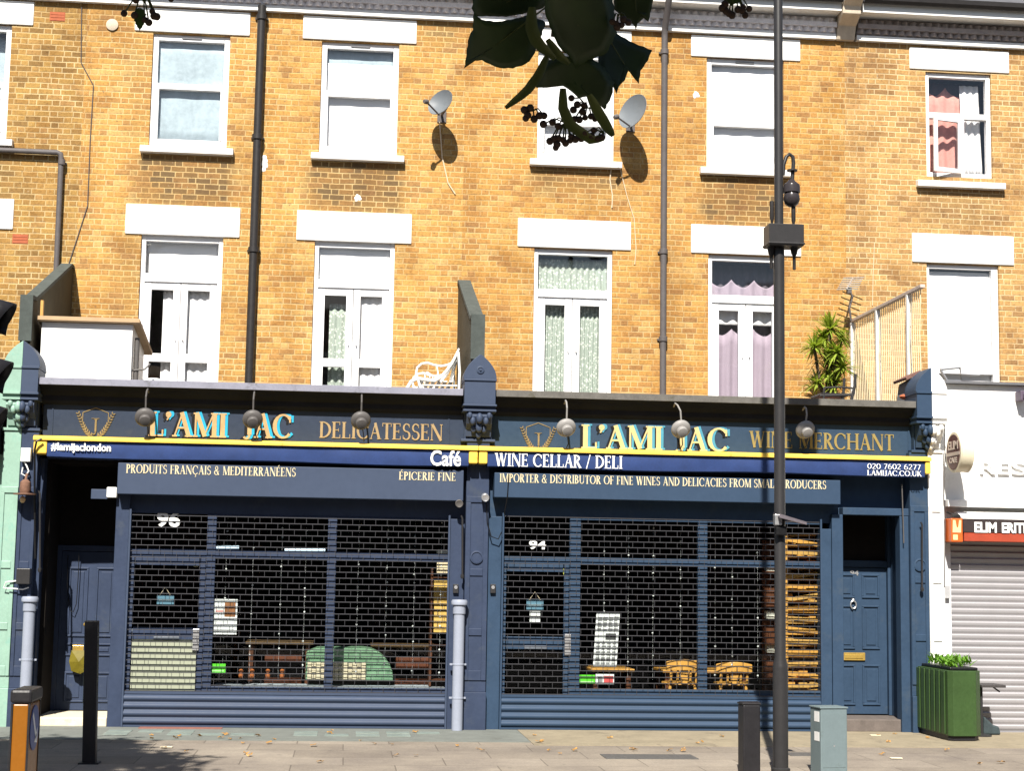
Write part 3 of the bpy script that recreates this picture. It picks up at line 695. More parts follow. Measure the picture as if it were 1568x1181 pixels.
sbox(cas, 0, .055, 0, hgt, -.05, 0); sbox(cas, aw-.055, aw, 0, hgt, -.05, 0); sbox(cas, .055, aw-.055, 0, .055, -.049, -.001); sbox(cas, .055, aw-.055, hgt-.055, hgt, -.049, -.001)
cas.build("casement", UPVC, w5)
pn = MB(); sbox(pn, .055, aw-.055, .055, hgt-.055, -.03, -.024); pn.build("pane", GLASS, w5)
sill(w5, x0-.06, x1+.05, z0-.05)
drape("curtain", x0+.06, xm+.16, z0+.06, z1-.14, 0.33, PINK, "salmon pink curtain drooping behind the half open casement", amp=0.02, waves=4, scallop=0.13)
drape("curtain", xm+.08, x1-.06, z0+.06, z1-.12, 0.28, BLIND, "white curtain pulled to the right of the half open casement", amp=0.02, waves=3, lean=-0.05)
x0, x1, z0, z1 = L5; mb = MB().box(x0, x0+.05, FY, FY+.09, z0, z1).box(x1-.09, x1, FY, FY+.09, z0, z1).box(x0+.05, x1-.09, FY+.002, FY+.088, z1-.06, z1).box(x0+.05, x1-.09, FY+.002, FY+.088, 4.60, 4.68).box(x0+.05, x1-.09, FY+.002, FY+.088, z0, z0+.1)
w5 = mb.build("window", UPVC, hR, bev=.005); MB().box(x0+.05, x1-.09, FY+.04, FY+.046, 4.68, z1-.06).build("pane", GLASS, w5); MB().box(x0+.05, x1-.09, FY+.04, FY+.046, z0+.1, 4.60).build("pane", GLASS, w5)
drape("blind", L5[0]+.04, L5[1]-.08, 3.8, 6.04, 0.205, BLIND, "plain white blind covering the tall window beside the mesh fence", "blind", amp=0.003, waves=2)

# ---- the row across the road, behind the photographer: it shades the street side and shows in the glass
xo = -62.0; k = 0; rn = random.Random(12)
BR_O = paint("dull_brick", (0.20, 0.12, 0.07), 0.9, 0.25, 5); GL_O = paint("dark_panes", (0.03, 0.035, 0.04), 0.15, 0.2)
while xo < 62:
    h = 10.5+rn.uniform(-.6, 1.0); t = thing("terraced_house", "brick house across the road, behind the photographer", "house", (xo+2.9, -34, 0), group="houses across the road")
    MB().box(xo, xo+5.8, -42, -34, 0, h).build("brick_wall", BR_O, t)
    MB().prismx([(-34.0+.2, h+.002), (-38, h+2.4), (-42.2, h+.002)], xo, xo+5.8).build("roof", SLATE, t)
    for z in (4.2, 7.4):
        for a in (1.0, 3.5):
            w = MB().box(xo+a-.08, xo+a+1.28, -33.995, -33.9, z-.08, z+1.85).build("window", WHITE, t); MB().box(xo+a, xo+a+1.2, -33.899, -33.88, z, z+1.75).build("pane", GL_O, w)
    MB().box(xo+.2, xo+5.6, -33.995, -33.7, .1, 3.3).build("shopfront", paint(("oxblood", "bottle_green", "charcoal")[k % 3], ((.12, .02, .02), (.02, .08, .04), (.05, .05, .05))[k % 3]), t)
    xo += 5.8; k += 1

BACKSHEET = paint("mauve_grey_backing", (0.135, 0.12, 0.145), 0.9, 0.2, 3)  # for sheets added to give the unlit rooms a dim grey
drape("curtain", L4[0]+.03, L4[1]-.03, 3.72, 6.08, 0.40, BACKSHEET, "added mauve grey sheet lightening the dark room behind the lilac curtains", amp=0.02, waves=8)
drape("curtain", W5[0]+.03, W5[1]-.03, W5[2]+.05, W5[3]-.05, 0.42, BACKSHEET, "added mauve grey sheet lightening the dark room behind the salmon pink curtain", amp=0.02, waves=7)

# ------------------------------------------------------------ shopfront pieces
def capital(parent, xc, hw, xa, xb, mt, mt_dark=None):
    """corbel block with pointed pediment; [xa, xb] keeps only that half of it"""
    mb = MB()
    def slab_(w, y, z0, z1): 
        a, b = max(xc-w, xa), min(xc+w, xb)
        if b > a: mb.box(a, b, y, S+0.15, z0, z1)
    prof = []
    for k in range(11):
        t = k/10; prof.append((hw*1.0*(1-t**2.1)*(1.0 if t < 1 else 0)+0.006, 3.95+0.285*t))
    lf = [(max(xc-w, xa), z) for w, z in prof]; rt = [(min(xc+w, xb), z) for w, z in prof]
    if xa > xc-hw*0.5: lf = [lf[0], lf[-1]]
    if xb < xc+hw*0.5: rt = [rt[0], rt[-1]]
    mb.prism(rt+lf[::-1], S-0.27, S+0.12)
    slab_(hw*1.03, S-0.30, 3.925, 3.95); slab_(hw*0.98, S-0.285, 3.66, 3.925)
    slab_(hw*1.06, S-0.31, 3.635, 3.66); slab_(hw*1.0, S-0.27, 3.60, 3.635); slab_(hw*1.04, S-0.295, 3.575, 3.60)
    slab_(hw*0.86, S-0.10, 3.27, 3.575)
    a, b = max(xc-hw*0.80, xa), min(xc+hw*0.80, xb)
    mb.prismx([(S-0.26, 3.575), (S-0.27, 3.52), (S-0.22, 3.44), (S-0.15, 3.38), (S-0.13, 3.30), (S+0.0, 3.30), (S+0.0, 3.575)], a, b)
    slab_(hw*1.08, S-0.13, 3.245, 3.275)
    o = mb.build("capital", mt, parent, bev=0.007)
    lf = MB()
    for dx, dz, dy, r in ((0, 3.50, -.275, .050), (-.075, 3.47, -.255, .040), (.075, 3.47, -.255, .040), (-.11, 3.535, -.265, .036), (.11, 3.535, -.265, .036), (0, 3.40, -.215, .05), (-.06, 3.385, -.185, .04), (.06, 3.385, -.185, .04), (0, 3.325, -.165, .042)):
        if xa-0.01 <= xc+dx <= xb+0.01: lf.ball((min(max(xc+dx, xa+.02), xb-.02), S+dy, dz), r, 10, (0.8, 0.8, 1.25))
    lf.build("leaf_carving", mt, o, smooth=True)
    if xa < xc-0.02 and xb > xc+0.02:
        MB().lathe([(0.045, 0), (0.045, 0.012), (0.03, 0.016), (0.026, 0.008), (0.014, 0.008), (0.012, 0.022)], (xc, S-0.268, 4.055), (0, -1, 0), 16).build("rosette", mt, o, smooth=True)
    return o
def shaft(parent, x0, x1, mt, side=0):
    """panelled pilaster shaft from ground to capital"""
    mb = MB(); e = 0.0
    mb.box(x0, x1, S-0.11, S+0.15, 0.42, 3.245); mb.box(x0-.004, x1+.004, S-0.14, S+0.15, 0.0, 0.42)
    w = x1-x0; i = w*0.22
    mb.box(x0+.002, x0+i, S-0.125, S-0.112, 0.55, 2.55).box(x1-i, x1-.002, S-0.125, S-0.112, 0.55, 2.55).box(x0+i, x1-i, S-0.124, S-0.112, 0.55, 0.66).box(x0+i, x1-i, S-0.124, S-0.112, 1.72, 1.80).box(x0+.002, x1-.002, S-0.126, S-0.112, 2.55, 2.62)
    mb.box(x0+i, x1-i, S-0.124, S-0.112, 1.05, 1.13)
    o = mb.build("pilaster", mt, parent, bev=0.005)
    if w > 0.22:
        MB().lathe([(0.075, 0), (0.075, 0.016), (0.058, 0.02), (0.054, 0.01), (0.0, 0.012)], ((x0+x1)/2, S-0.112, 1.93), (0, -1, 0), 20).build("rosette", mt, o, smooth=True)
    return o
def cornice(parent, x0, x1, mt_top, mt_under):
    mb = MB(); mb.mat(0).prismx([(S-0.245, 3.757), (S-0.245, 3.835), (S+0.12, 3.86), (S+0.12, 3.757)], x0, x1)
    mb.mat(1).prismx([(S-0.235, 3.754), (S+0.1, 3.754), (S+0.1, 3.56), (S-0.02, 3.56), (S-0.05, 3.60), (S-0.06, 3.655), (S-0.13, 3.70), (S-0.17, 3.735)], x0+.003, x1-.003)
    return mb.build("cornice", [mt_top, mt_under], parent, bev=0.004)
def goldtext(mb, text, px0, px1, pt, pb, Y, **k):
    pm = (px0+px1)/2
    return serif(mb, text, ax(px0, pb, Y), ax(px1, pb, Y), az(pm, pb, Y), az(pm, pt, Y), Y, **k)
def big_name(fascia, words, face, shade, px):
    lay = [MB(), MB(), MB()]
    for (t, a, b, pt, pb) in words:
        goldtext(lay[0], t, a, b, pt, pb, S-0.004, depth=0.002, dx=-0.030, dz=-0.014, fat=0.006)
        goldtext(lay[1], t, a, b, pt, pb, S-0.009, depth=0.002, dx=0.030, dz=0.006, fat=0.004)
        goldtext(lay[2], t, a, b, pt, pb, S-0.014, depth=0.002, fat=0.002)
    mb = MB()
    for i, l in enumerate(lay):
        mb.mat(i); mb.add(l.v, l.f)
    return mb.build("name_lettering", [BLACKP, shade, face], fascia)
def emblem(fascia, cx_px, pt, pb, mt):
    """shield with a J between two sprays of leaves"""
    Y = S-0.004; mb = MB(); c = at(cx_px, (pt+pb)/2, Y); zt, zb = az(cx_px, pt, Y), az(cx_px, pb, Y); h = zt-zb; x = c.x
    sh = [(-.30, .82), (0, .98), (.30, .82), (.30, .50), (.20, .15), (0, -.04), (-.20, .15), (-.30, .50), (-.30, .82)]
    pts = [(x+a*h*1.42, zb+b*h) for a, b in sh]
    for q in ribbon(pts, 0.009): mb.prism([(p.x, p.y) for p in q], Y-.002, Y)
    for q in ribbon([(x-.13*h, zb+.62*h), (x+.13*h, zb+.62*h)], 0.006): mb.prism([(p.x, p.y) for p in q], Y-.003, Y)
    serif(mb, "J", x-.085*h, x+.075*h, zb+.10*h, zb+.60*h, Y-.003)
    for sgn in (-1, 1):
        for k in range(10):
            t = k/9; bx = x+sgn*h*(.12+.44*t**.8); bz = zb+h*(.0+.76*t**1.15)
            for dd in (-1, 1):
                a = R(58)+dd*R(38); L = h*(.155-.04*t)
                tip = (bx+sgn*cos(a)*L, bz+sin(a)*L); n = (-sin(a)*L*.2*sgn, cos(a)*L*.2)
                mid = ((bx+tip[0])/2, (bz+tip[1])/2); e = 0.0002*(k*2+dd)
                pl = [(bx, bz), (mid[0]+n[0], mid[1]+n[1]), tip, (mid[0]-n[0], mid[1]-n[1])]
                if sgn > 0: pl = pl[::-1]
                mb.prism(pl, Y-.003-abs(e), Y)
    return mb.build("emblem", mt, fascia)
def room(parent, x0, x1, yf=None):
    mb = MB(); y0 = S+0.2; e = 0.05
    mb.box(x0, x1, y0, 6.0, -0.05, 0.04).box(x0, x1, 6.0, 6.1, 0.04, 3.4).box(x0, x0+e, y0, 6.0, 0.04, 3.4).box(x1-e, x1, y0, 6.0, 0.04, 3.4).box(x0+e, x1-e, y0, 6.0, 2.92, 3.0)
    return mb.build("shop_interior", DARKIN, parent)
def panel_door(parent, x0, x1, y, z0, z1, mt, rows, step=0.012):
    """rows: list of (z0, z1) fractions for pairs of raised panels"""
    mb = MB(); mb.box(x0, x1, y, y+0.045, z0, z1); xm = (x0+x1)/2; h = z1-z0
    d = mb.build("door", mt, parent, bev=0.003)
    for a, b in rows:
        for u0, u1 in ((x0+.09, xm-.045), (xm+.045, x1-.09)):
            p0, p1 = z0+a*h, z0+b*h; m_ = MB()
            for (r0, r1, s0, s1) in ((u0, u1, p0, p0+.022), (u0, u1, p1-.022, p1), (u0, u0+.022, p0+.023, p1-.023), (u1-.022, u1, p0+.023, p1-.023)): m_.box(r0, r1, y-.016, y, s0, s1)
            m_.prism([(u0+.05, p0+.05), (u1-.05, p0+.05), (u1-.05, p1-.05), (u0+.05, p1-.05)], y-.010, y)
            m_.build("door_panel", mt, d, bev=0.006)
    return d

# ------------------------------------------------------------ delicatessen front (left half)
sf96 = thing("shopfront", "navy painted delicatessen front with a recessed door at its left end", "shopfront", (-2.5, S, 0), group="navy shopfronts")
XA, XM, XB = -5.045, 0.048, 5.352
MB().box(XA, XM, S+.13, -0.003, 3.45, 3.70).build("roof_deck", paint("roof_felt", (0.10, 0.10, 0.10), 0.9, 0.25, 5), sf96)
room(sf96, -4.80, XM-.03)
cornice(sf96, -4.866, -0.142, LEADTOP96, SOFFITSHADE)
fas = MB().box(-4.84, -0.07, S, S+0.10, 3.0, 3.75).box(-4.745, -4.73, S-.008, S, 3.18, 3.56).box(-0.29, -0.275, S-.008, S, 3.18, 3.56).build("fascia", FASC96, sf96)
big_name(fas, [("L'AMI", 228, 346, 632, 669), ("JAC", 372, 446, 634, 671)], GOLD, CYAN, None)
emblem(fas, 146, 624, 669, paint("dull_gold", (0.20, 0.145, 0.06), 0.6, 0.3, 12))
goldtext(mb := MB(), "DELICATESSEN", 489, 678, 648, 673, S-.004); mb.build("trade_lettering", paint("lettering_tan", (0.29, 0.21, 0.11), 0.5, 0.2, 12), fas)
MB().box(-3.985, -0.07, S-.001, S+.1, 2.362, 2.995).build("head_panel", NAVY, sf96)
# left pilaster (navy half), centre posts
capital(sf96, XA, 0.185, XA, 0, NAVYLT); shaft(sf96, XA+.002, -4.855, NAVY)
MB().box(-3.985, -3.835, S-.06, S+.16, 0, 2.62).build("corner_post", NAVY, sf96, bev=0.006); MB().box(-0.245, -0.079, S-.06, S+.16, 0, 2.36).build("corner_post", NAVY, sf96, bev=0.006)
# recessed house door
MB().box(-4.855, -4.80, S+.0, S+1.1, 0, 2.95).box(-3.985, -3.93, S+.16, S+1.1, 0, 2.95).box(-4.80, -3.985, S+.101, S+1.1, 2.955, 2.995).build("door_recess", NAVY, sf96)
MB().box(-4.80, -3.985, S+.88, S+.92, 2.005, 2.955).build("transom_pane", DARKIN, sf96)
d = panel_door(sf96, -4.70, -3.985, S+.85, 0.11, 1.93, NAVY, [(0.05, 0.24), (0.34, 0.42), (0.46, 0.90)])
MB().box(-4.80, -4.70, S+.83, S+.91, 0.1, 2.0).box(-4.70, -3.985, S+.83, S+.91, 1.935, 2.0).build("door_frame", NAVY, sf96, bev=.004)
p = at(131, 957, S+.79); MB().ball(tuple(p), 0.026, 12).tube([tuple(p), (p.x, S+.85, p.z)], .012).build("door_knob", BRASS, d, smooth=True)
p = at(126, 993, S+.84); MB().box(p.x-.11, p.x+.11, S+.835, S+.849, p.z-.03, p.z+.03).build("letter_plate", BRASS, d, bev=.004)
p = at(172, 755, S-.10); MB().box(p.x-.055, p.x+.055, S-.16, S-.062, p.z-.055, p.z+.06).build("floodlight", WHITE, sf96, bev=.01)
MB().box(p.x-.24, p.x-.06, S-.05, S-.02, p.z-.07, p.z+.04).build("floodlight_bracket", NAVYLT, sf96, bev=.005)
struct(MB().box(-4.853, -3.99, S-.03, S+.91, 0.0, 0.10).build("doorstep", STONE, bev=0.012))
# framed shop window with its glazed door
y0 = S-0.012
mb = MB(); ZTR0, ZTR1 = 1.872, 1.965
mb.box(-3.835, -0.245, y0, y0+.07, ZTR0, ZTR1).box(-2.975, -2.875, y0-.004, y0+.074, .30, 2.36).box(-1.627, -1.527, y0-.004, y0+.074, .30, 2.36)
mb.box(-2.875, -0.245, y0-.005, y0+.07, .33, .45).box(-2.875, -0.245, y0-.002, y0+.068, 2.335, 2.36).box(-2.875, -0.245, y0, y0+.06, 0, .33)
win = mb.build("shop_window", NAVY, sf96, bev=.005)
MB().box(-2.875, -1.632, y0+.03, y0+.036, .45, 2.30).build("pane", GLASSSHOP, win)
MB().box(-1.522, -0.245, y0+.03, y0+.036, .45, 2.30).build("pane", GLASSSHOP, win)
MB().box(-3.835, -2.975, y0+.03, y0+.036, ZTR1, 2.36).build("pane", GLASSSHOP, win)
mb = MB(); mb.box(-3.83, -3.765, y0+.004, y0+.054, .06, ZTR0-.004).box(-3.04, -2.98, y0+.004, y0+.054, .06, ZTR0-.004).box(-3.755, -3.05, y0+.006, y0+.052, ZTR0-.09, ZTR0-.004).box(-3.755, -3.05, y0+.006, y0+.052, .96, 1.09).box(-3.755, -3.05, y0+.006, y0+.052, .06, .34)
sd = mb.build("shop_door", NAVY, sf96, bev=.004)
MB().box(-3.755, -3.05, y0+.026, y0+.032, 1.09, ZTR0-.09).build("pane", GLASSSHOP, sd)
MB().box(-3.755, -3.05, y0+.012, y0+.03, .34, .96).build("kick_panel", paint("pale_sage_panel", (0.30, 0.32, 0.24), 0.6, 0.06, 4), sd)
p = at(300, 980, S); MB().box(p.x-.035, p.x+.035, y0-.012, y0+.002, p.z-.12, p.z+.12).build("lock_plate", STEEL, sd, bev=.004)
p = at(255, 978, S); MB().box(p.x-.14, p.x+.14, y0-.004, y0+.004, p.z-.02, p.z+.02).build("letter_plate", paint("grey_plate", (0.10, 0.115, 0.14), 0.4), sd, bev=.003)
n96 = MB(); Y = y0+.028; sans(n96, "96", ax(240, 800, Y), ax(276, 800, Y), az(258, 808, Y), az(258, 783, Y), Y, bold=.035); n96.build("number_lettering", WHITE, win)
# centre pilaster belongs with this front
capital(sf96, XM, 0.182, -5, 5, NAVYLT); shaft(sf96, -0.075, 0.185, NAVY)

# ------------------------------------------------------------ wine shop front (right half)
sf94 = thing("shopfront", "blue painted wine shop front with a recessed six panel door at its right end", "shopfront", (2.7, S, 0), group="navy shopfronts")
MB().box(XM+.002, XB, S+.13, -0.003, 3.45, 3.70).build("roof_deck", paint("roof_felt", (0.1, 0.1, 0.1)), sf94)
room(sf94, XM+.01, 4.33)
cornice(sf94, 0.238, 5.295, LEADTOP, SOFFITSHADE)
fas = MB().box(0.187, 5.24, S, S+0.10, 3.0, 3.75).box(5.155, 5.17, S-.008, S, 3.18, 3.56).build("fascia", FASC94, sf94)
big_name(fas, [("L'AMI", 891, 1014, 652, 688), ("JAC", 1034, 1115, 655, 691)], GOLDPALE, CYANPALE, None)
emblem(fas, 824, 647, 690, paint("dull_gold", (0.36, 0.25, 0.11)))
goldtext(mb := MB(), "WINE MERCHANT", 1148, 1369, 663, 688, S-.004); mb.build("trade_lettering", paint("lettering_ochre", (0.24, 0.185, 0.065), 0.5, 0.2, 12), fas)
MB().box(0.187, 4.30, S-.001, S+.1, 2.40, 2.995).build("head_panel", NAVY2, sf94); MB().box(4.30, 5.13, S+.085, S+.13, 2.50, 2.995).build("head_panel", NAVY2, sf94)
capital(sf94, XB, 0.185, 0, XB-.001, NAVYLT2); shaft(sf94, 5.13, XB-.002, NAVY2)
for a, b, c_, d in ((0.190, 0.345, S-.06, 2.40), (4.085, 4.20, S-.06, 2.33), (4.203, 4.335, S-.075, 2.50)): MB().box(a, b, c_, S+.16, 0, d).build("corner_post", NAVY2, sf94, bev=.006)
MB().box(4.338, 5.13, S-.07, S+.10, 2.50, 2.585).box(5.02, 5.127, S-.066, S+.10, 0.0, 2.497).build("door_surround", NAVY2, sf94, bev=.006)
MB().box(4.30, 4.335, S+.16, S+.74, 0, 2.95).box(5.10, 5.14, S+.10, S+.74, 0, 2.95).box(4.335, 5.10, S+.11, S+.74, 2.60, 2.65).build("door_recess", NAVY2, sf94)
mb = MB().box(4.335, 4.36, S+.53, S+.66, .15, 2.60).box(5.065, 5.10, S+.51, S+.66, .15, 2.60).box(4.36, 5.065, S+.53, S+.66, 1.90, 1.98); mb.build("door_frame", NAVY2, sf94, bev=.004)
MB().box(4.36, 5.065, S+.60, S+.66, 1.985, 2.60).build("transom_pane", DARKIN, sf94)
d = panel_door(sf94, 4.36, 5.062, S+.56, 0.16, 1.895, NAVY2, [(0.06, 0.335), (0.44, 0.74), (0.79, 0.955)])
Y = S+.55; p = at(1306, 922, Y); MB().tube([(p.x+.035*cos(t*.4), Y-.02, p.z-.035+.045*sin(t*.4)) for t in range(17)], .008, 6).ball((p.x, Y-.01, p.z+.02), .022, 8).build("knocker", STEEL, d, smooth=True)
p = at(1307, 1006, Y); MB().box(p.x-.14, p.x+.14, Y-.012, Y+.01, p.z-.045, p.z+.045).box(p.x-.11, p.x+.11, Y-.018, Y-.012, p.z-.022, p.z+.022).build("letter_plate", BRASS, d, bev=.004)
n = MB(); sans(n, "94", ax(1302, 878, Y), ax(1315, 878, Y), az(1308, 882, Y), az(1308, 874, Y), Y+.008); n.build("number_lettering", STEEL, d)
struct(MB().box(4.337, 5.13, S-.02, S+.70, 0.0, 0.145).build("doorstep", paint("dark_step", (0.12, 0.10, 0.09), 0.85, 0.3, 9), bev=.012))
mb = MB(); ZTR0, ZTR1 = 1.868, 1.95
mb.box(0.345, 4.085, y0, y0+.07, ZTR0, ZTR1).box(1.135, 1.262, y0-.004, y0+.074, .33, 2.40).box(2.633, 2.742, y0-.004, y0+.074, .30, 2.40)
mb.box(1.262, 4.085, y0-.005, y0+.07, .34, .46).box(1.262, 4.085, y0-.002, y0+.068, 2.378, 2.40).box(1.262, 4.085, y0, y0+.06, 0, .34)
win = mb.build("shop_window", NAVY2, sf94, bev=.005)
MB().box(1.262, 2.633, y0+.03, y0+.036, .46, 2.34).build("pane", GLASSSHOP, win)
MB().box(2.742, 4.085, y0+.03, y0+.036, .46, 2.34).build("pane", GLASSSHOP, win)
MB().box(0.345, 1.135, y0+.03, y0+.036, ZTR1, 2.40).build("pane", GLASSSHOP, win)
mb = MB(); mb.box(0.35, 0.41, y0+.004, y0+.054, .06, ZTR0-.004).box(1.075, 1.13, y0+.004, y0+.054, .06, ZTR0-.004).box(0.42, 1.065, y0+.006, y0+.052, ZTR0-.09, ZTR0-.004).box(0.42, 1.065, y0+.006, y0+.052, .90, 1.04).box(0.42, 1.065, y0+.006, y0+.052, .06, .36)
sd = mb.build("shop_door", NAVY2, sf94, bev=.004)
MB().box(0.42, 1.065, y0+.026, y0+.032, 1.04, ZTR0-.09).build("pane", GLASSSHOP, sd)
MB().box(0.42, 1.065, y0+.026, y0+.032, .36, .90).build("pane", GLASSSHOP, sd)
p = at(869, 988, S); MB().box(p.x-.035, p.x+.035, y0-.012, y0+.002, p.z-.12, p.z+.12).build("lock_plate", STEEL, sd, bev=.004)
p = at(820, 992, S); MB().box(p.x-.13, p.x+.13, y0-.004, y0+.004, p.z-.02, p.z+.02).build("letter_plate", paint("grey_plate", (0.1, 0.115, 0.14)), sd, bev=.003)
n = MB(); Y = y0+.028; sans(n, "94", ax(810, 835, Y), ax(836, 835, Y), az(823, 842, Y), az(823, 828, Y), Y, bold=.035); n.build("number_lettering", WHITE, win)

# ------------------------------------------------------------ roller grilles over the two windows
def grille(label, x0, x1, ztop, zbot, mt):
    t = thing("roller_grille", label, "grille", ((x0+x1)/2, S, 0), group="roller grilles")
    mb = MB(); y = S-.052; step = 0.0668; rows = int((ztop-zbot)/step); pitch = 0.13
    rm = [zbot+step*k for k in range(rows+1)]
    for z in rm: mb.box(x0, x1, y-.004, y+.004, z-.0045, z+.0045)
    for k in range(rows):
        x = x0+(pitch/2 if k % 2 else pitch)*0.9
        while x < x1-.02:
            mb.box(x-.0022, x+.0022, y-.0025, y+.0025, rm[k]+.0052, rm[k+1]-.0052); x += pitch
    mb.build("grille_rods", paint("grille_zinc", (0.056, 0.056, 0.063), 0.45, 0.2, 20, metal=0.3), t)
    mb = MB(); pts = []
    n = 4; h = (zbot-0.035-0.03)/n
    prof = []
    for k in range(n):
        for j in range(7):
            u = j/6; prof.append((S-.055-.028*sin(pi*u), 0.03+h*(k+u*0.93)))
    poly = prof+[(S-.018, zbot-.035), (S-.018, 0.03)]
    mb.prismx(poly, x0, x1); mb.box(x0, x1, S-.075, S-.016, 0.008, 0.029).box(x0, x1, S-.062, S-.018, zbot-.034, zbot-.006)
    mb.build("bottom_slats", mt, t, smooth=True, ang=50)
    for a, b in ((x0-.022, x0-.002), (x1+.002, x1+.022)):
        MB().box(a, b, S-.085, S-.0605, 0.0, ztop).build("guide_rail", mt, t)
    return t
grille("open brick bond roller grille lowered over the delicatessen window, blue slats at its foot", -3.81, -0.27, 2.40, 0.40, NAVYLT)
grille("open brick bond roller grille lowered over the wine shop window, blue slats at its foot", 0.37, 4.06, 2.44, 0.40, NAVYLT2)
def signboard(label, x0, x1, z0, z1, texts, mt):
    t = thing("sign_board", label, "sign", ((x0+x1)/2, S-.1, z0), group="shutter box signs")
    MB().box(x0, x1, S-.225, S-.002, z0, z1).build("shutter_box", mt, t, bev=.006)
    for a in texts: goldtext(MB_ := MB(), *a, S-.2255, track=.07).build("lettering", CREAMT, t)
signboard("grey blue shutter box lettered PRODUITS FRANÇAIS and ÉPICERIE FINE", -3.962, -0.117, 2.56, 2.905, [("PRODUITS FRANÇAIS & MEDITERRANÉENS", 193, 453, 714, 727.5), ("ÉPICERIE FINE", 611, 698, 723.5, 736)], NAVYLT)
signboard("steel blue shutter box lettered IMPORTER and DISTRIBUTOR OF FINE WINES", 0.235, 4.263, 2.61, 2.89, [("IMPORTER & DISTRIBUTOR OF FINE WINES AND DELICACIES FROM SMALL PRODUCERS", 765, 1265, 731, 744)], NAVYLT2)

# ------------------------------------------------------------ folded awnings
def awning(label, x0, x1, build_text, cl, cr_):
    t = thing("folded_awning", label, "awning", ((x0+x1)/2, S-.1, 2.95), group="folded awnings")
    MB().prismx([(S-.295, 3.132), (S-.295, 3.165), (S-.26, 3.185), (S-.02, 3.187), (S-.02, 3.132)], x0, x1).build("front_bar", YELLOW, t, bev=.004)
    n = int((x1-x0)/0.07); vs = []; fs = []
    e0, e1 = x0+cl+.003, x1-cr_-.003
    for i in range(n+1):
        x = e0+(e1-e0)*i/n
        w = .010*sin(x*4.1)*sin(x*1.3+1)+.005*sin(x*9.7); sag = .008*sin(x*2.2+.5)
        for (yy, zz) in ((S-.260, 3.13), (S-.265+w*.4, 3.08), (S-.268+w, 3.02), (S-.26+w*.7, 2.955+sag), (S-.23, 2.945+sag), (S-.02, 2.96)): vs.append((x, yy, zz))
    for i in range(n):
        for j in range(5):
            a = i*6+j; fs.append((a, a+1, a+7, a+6))
    mb = MB(); mb.add(vs, fs); v = mb.build("valance", AWN, t, smooth=True, ang=60)
    for a, b in ((x0+.004, x0+cl), (x1-cr_, x1-.004)):
        MB().box(a, b, S-.275, S-.02, 2.985, 3.130).build("end_cap", YELLOW, t, bev=.012)
    for f_ in build_text: f_(MB()).build("lettering", WHITE, t)
YA = S-.278
tx96 = (lambda mb: sans(mb, "#lamijaclondon", ax(78, 686, YA), ax(170, 688, YA), az(124, 694.5, YA), az(124, 679, YA), YA, bold=.03),
    lambda mb: sans(mb, "Café", ax(659, 700, YA), ax(706, 700, YA), az(682, 714, YA), az(682, 690, YA), YA, bold=.022))
tx94 = (lambda mb: goldtext(mb, "WINE CELLAR / DELI", 758, 953, 696.5, 716, YA), lambda mb: goldtext(mb, "020 7602 6277", 1328, 1410, 711, 719, YA), lambda mb: goldtext(mb, "LAMIJAC.CO.UK", 1328, 1411, 721, 729, YA))
awning("folded blue awning with yellow bar, hashtag at left and Café at right", -4.885, 0.040, tx96, .15, .105)
awning("folded blue awning with yellow bar lettered WINE CELLAR / DELI", 0.046, 5.335, tx94, .10, .07)

# ------------------------------------------------------------ lamps over the signs
def lamp(px, py, lean, label, mt):
    Y = S-.42; c = at(px, py, Y)
    t = thing("sign_lamp", label, "lamp", (c.x, S-.2, c.z), group="swan neck sign lamps")
    top = Vector((c.x, Y+.03, c.z+.10))
    st = Vector((c.x-lean, S-.20, 3.70))
    MB().tube([st, st+Vector((0, -.08, .03)), Vector((c.x-lean*.75, S-.36, 3.70)), Vector((c.x-lean*.3, Y+.005, 3.63)), top], .010, 8).build("arm", mt, t, smooth=True)
    a = Vector((0.10, -1, -0.62)).normalized(); b = c-a*.05
    MB().lathe([(.095, -.02), (.112, -.005), (.113, .010), (.108, .024), (.094, .040), (.068, .050), (.062, .051), (.062, .092), (.056, .102), (.03, .108), (0, .109)], b, a, 28).build("shade", mt, t, smooth=True, ang=30)
    MB().tube([top, c+Vector((0, .02, .06))], [.014, .022], 8).build("neck", mt, t, smooth=True)
    cd = [Vector((c.x+.02, Y+.08, c.z-.07)), Vector((c.x+.035, S-.30, c.z-.15)), Vector((c.x+.04, S-.10, c.z-.19))]
    MB().tube(cd, .006, 6).build("shadow_line", BLACKIRON, t)  # thin dark rod drawn in place of the arm's cast shadow
LG2 = paint("pale_lamp_grey", (0.25, 0.24, 0.23), 0.5, 0.1, 10)
for (px, py, le, lab, mt) in ((222, 642, 0, "swan neck lamp over the first letter of the deli name, leftmost of the lamps", LAMPGREY),
        (387, 645, 0, "swan neck lamp hiding the J on the deli sign", LAMPGREY), (553, 647, 0, "swan neck lamp in front of the word DELICATESSEN", LAMPGREY),
        (868, 658, 0, "pale swan neck lamp beside the shield emblem of the wine shop", LG2), (1044, 660, .05, "pale swan neck lamp hiding the J on the wine shop sign", LG2),
        (1235, 661, -.02, "pale swan neck lamp in front of the word MERCHANT", LG2)):
    lamp(px, py, le, lab, mt)

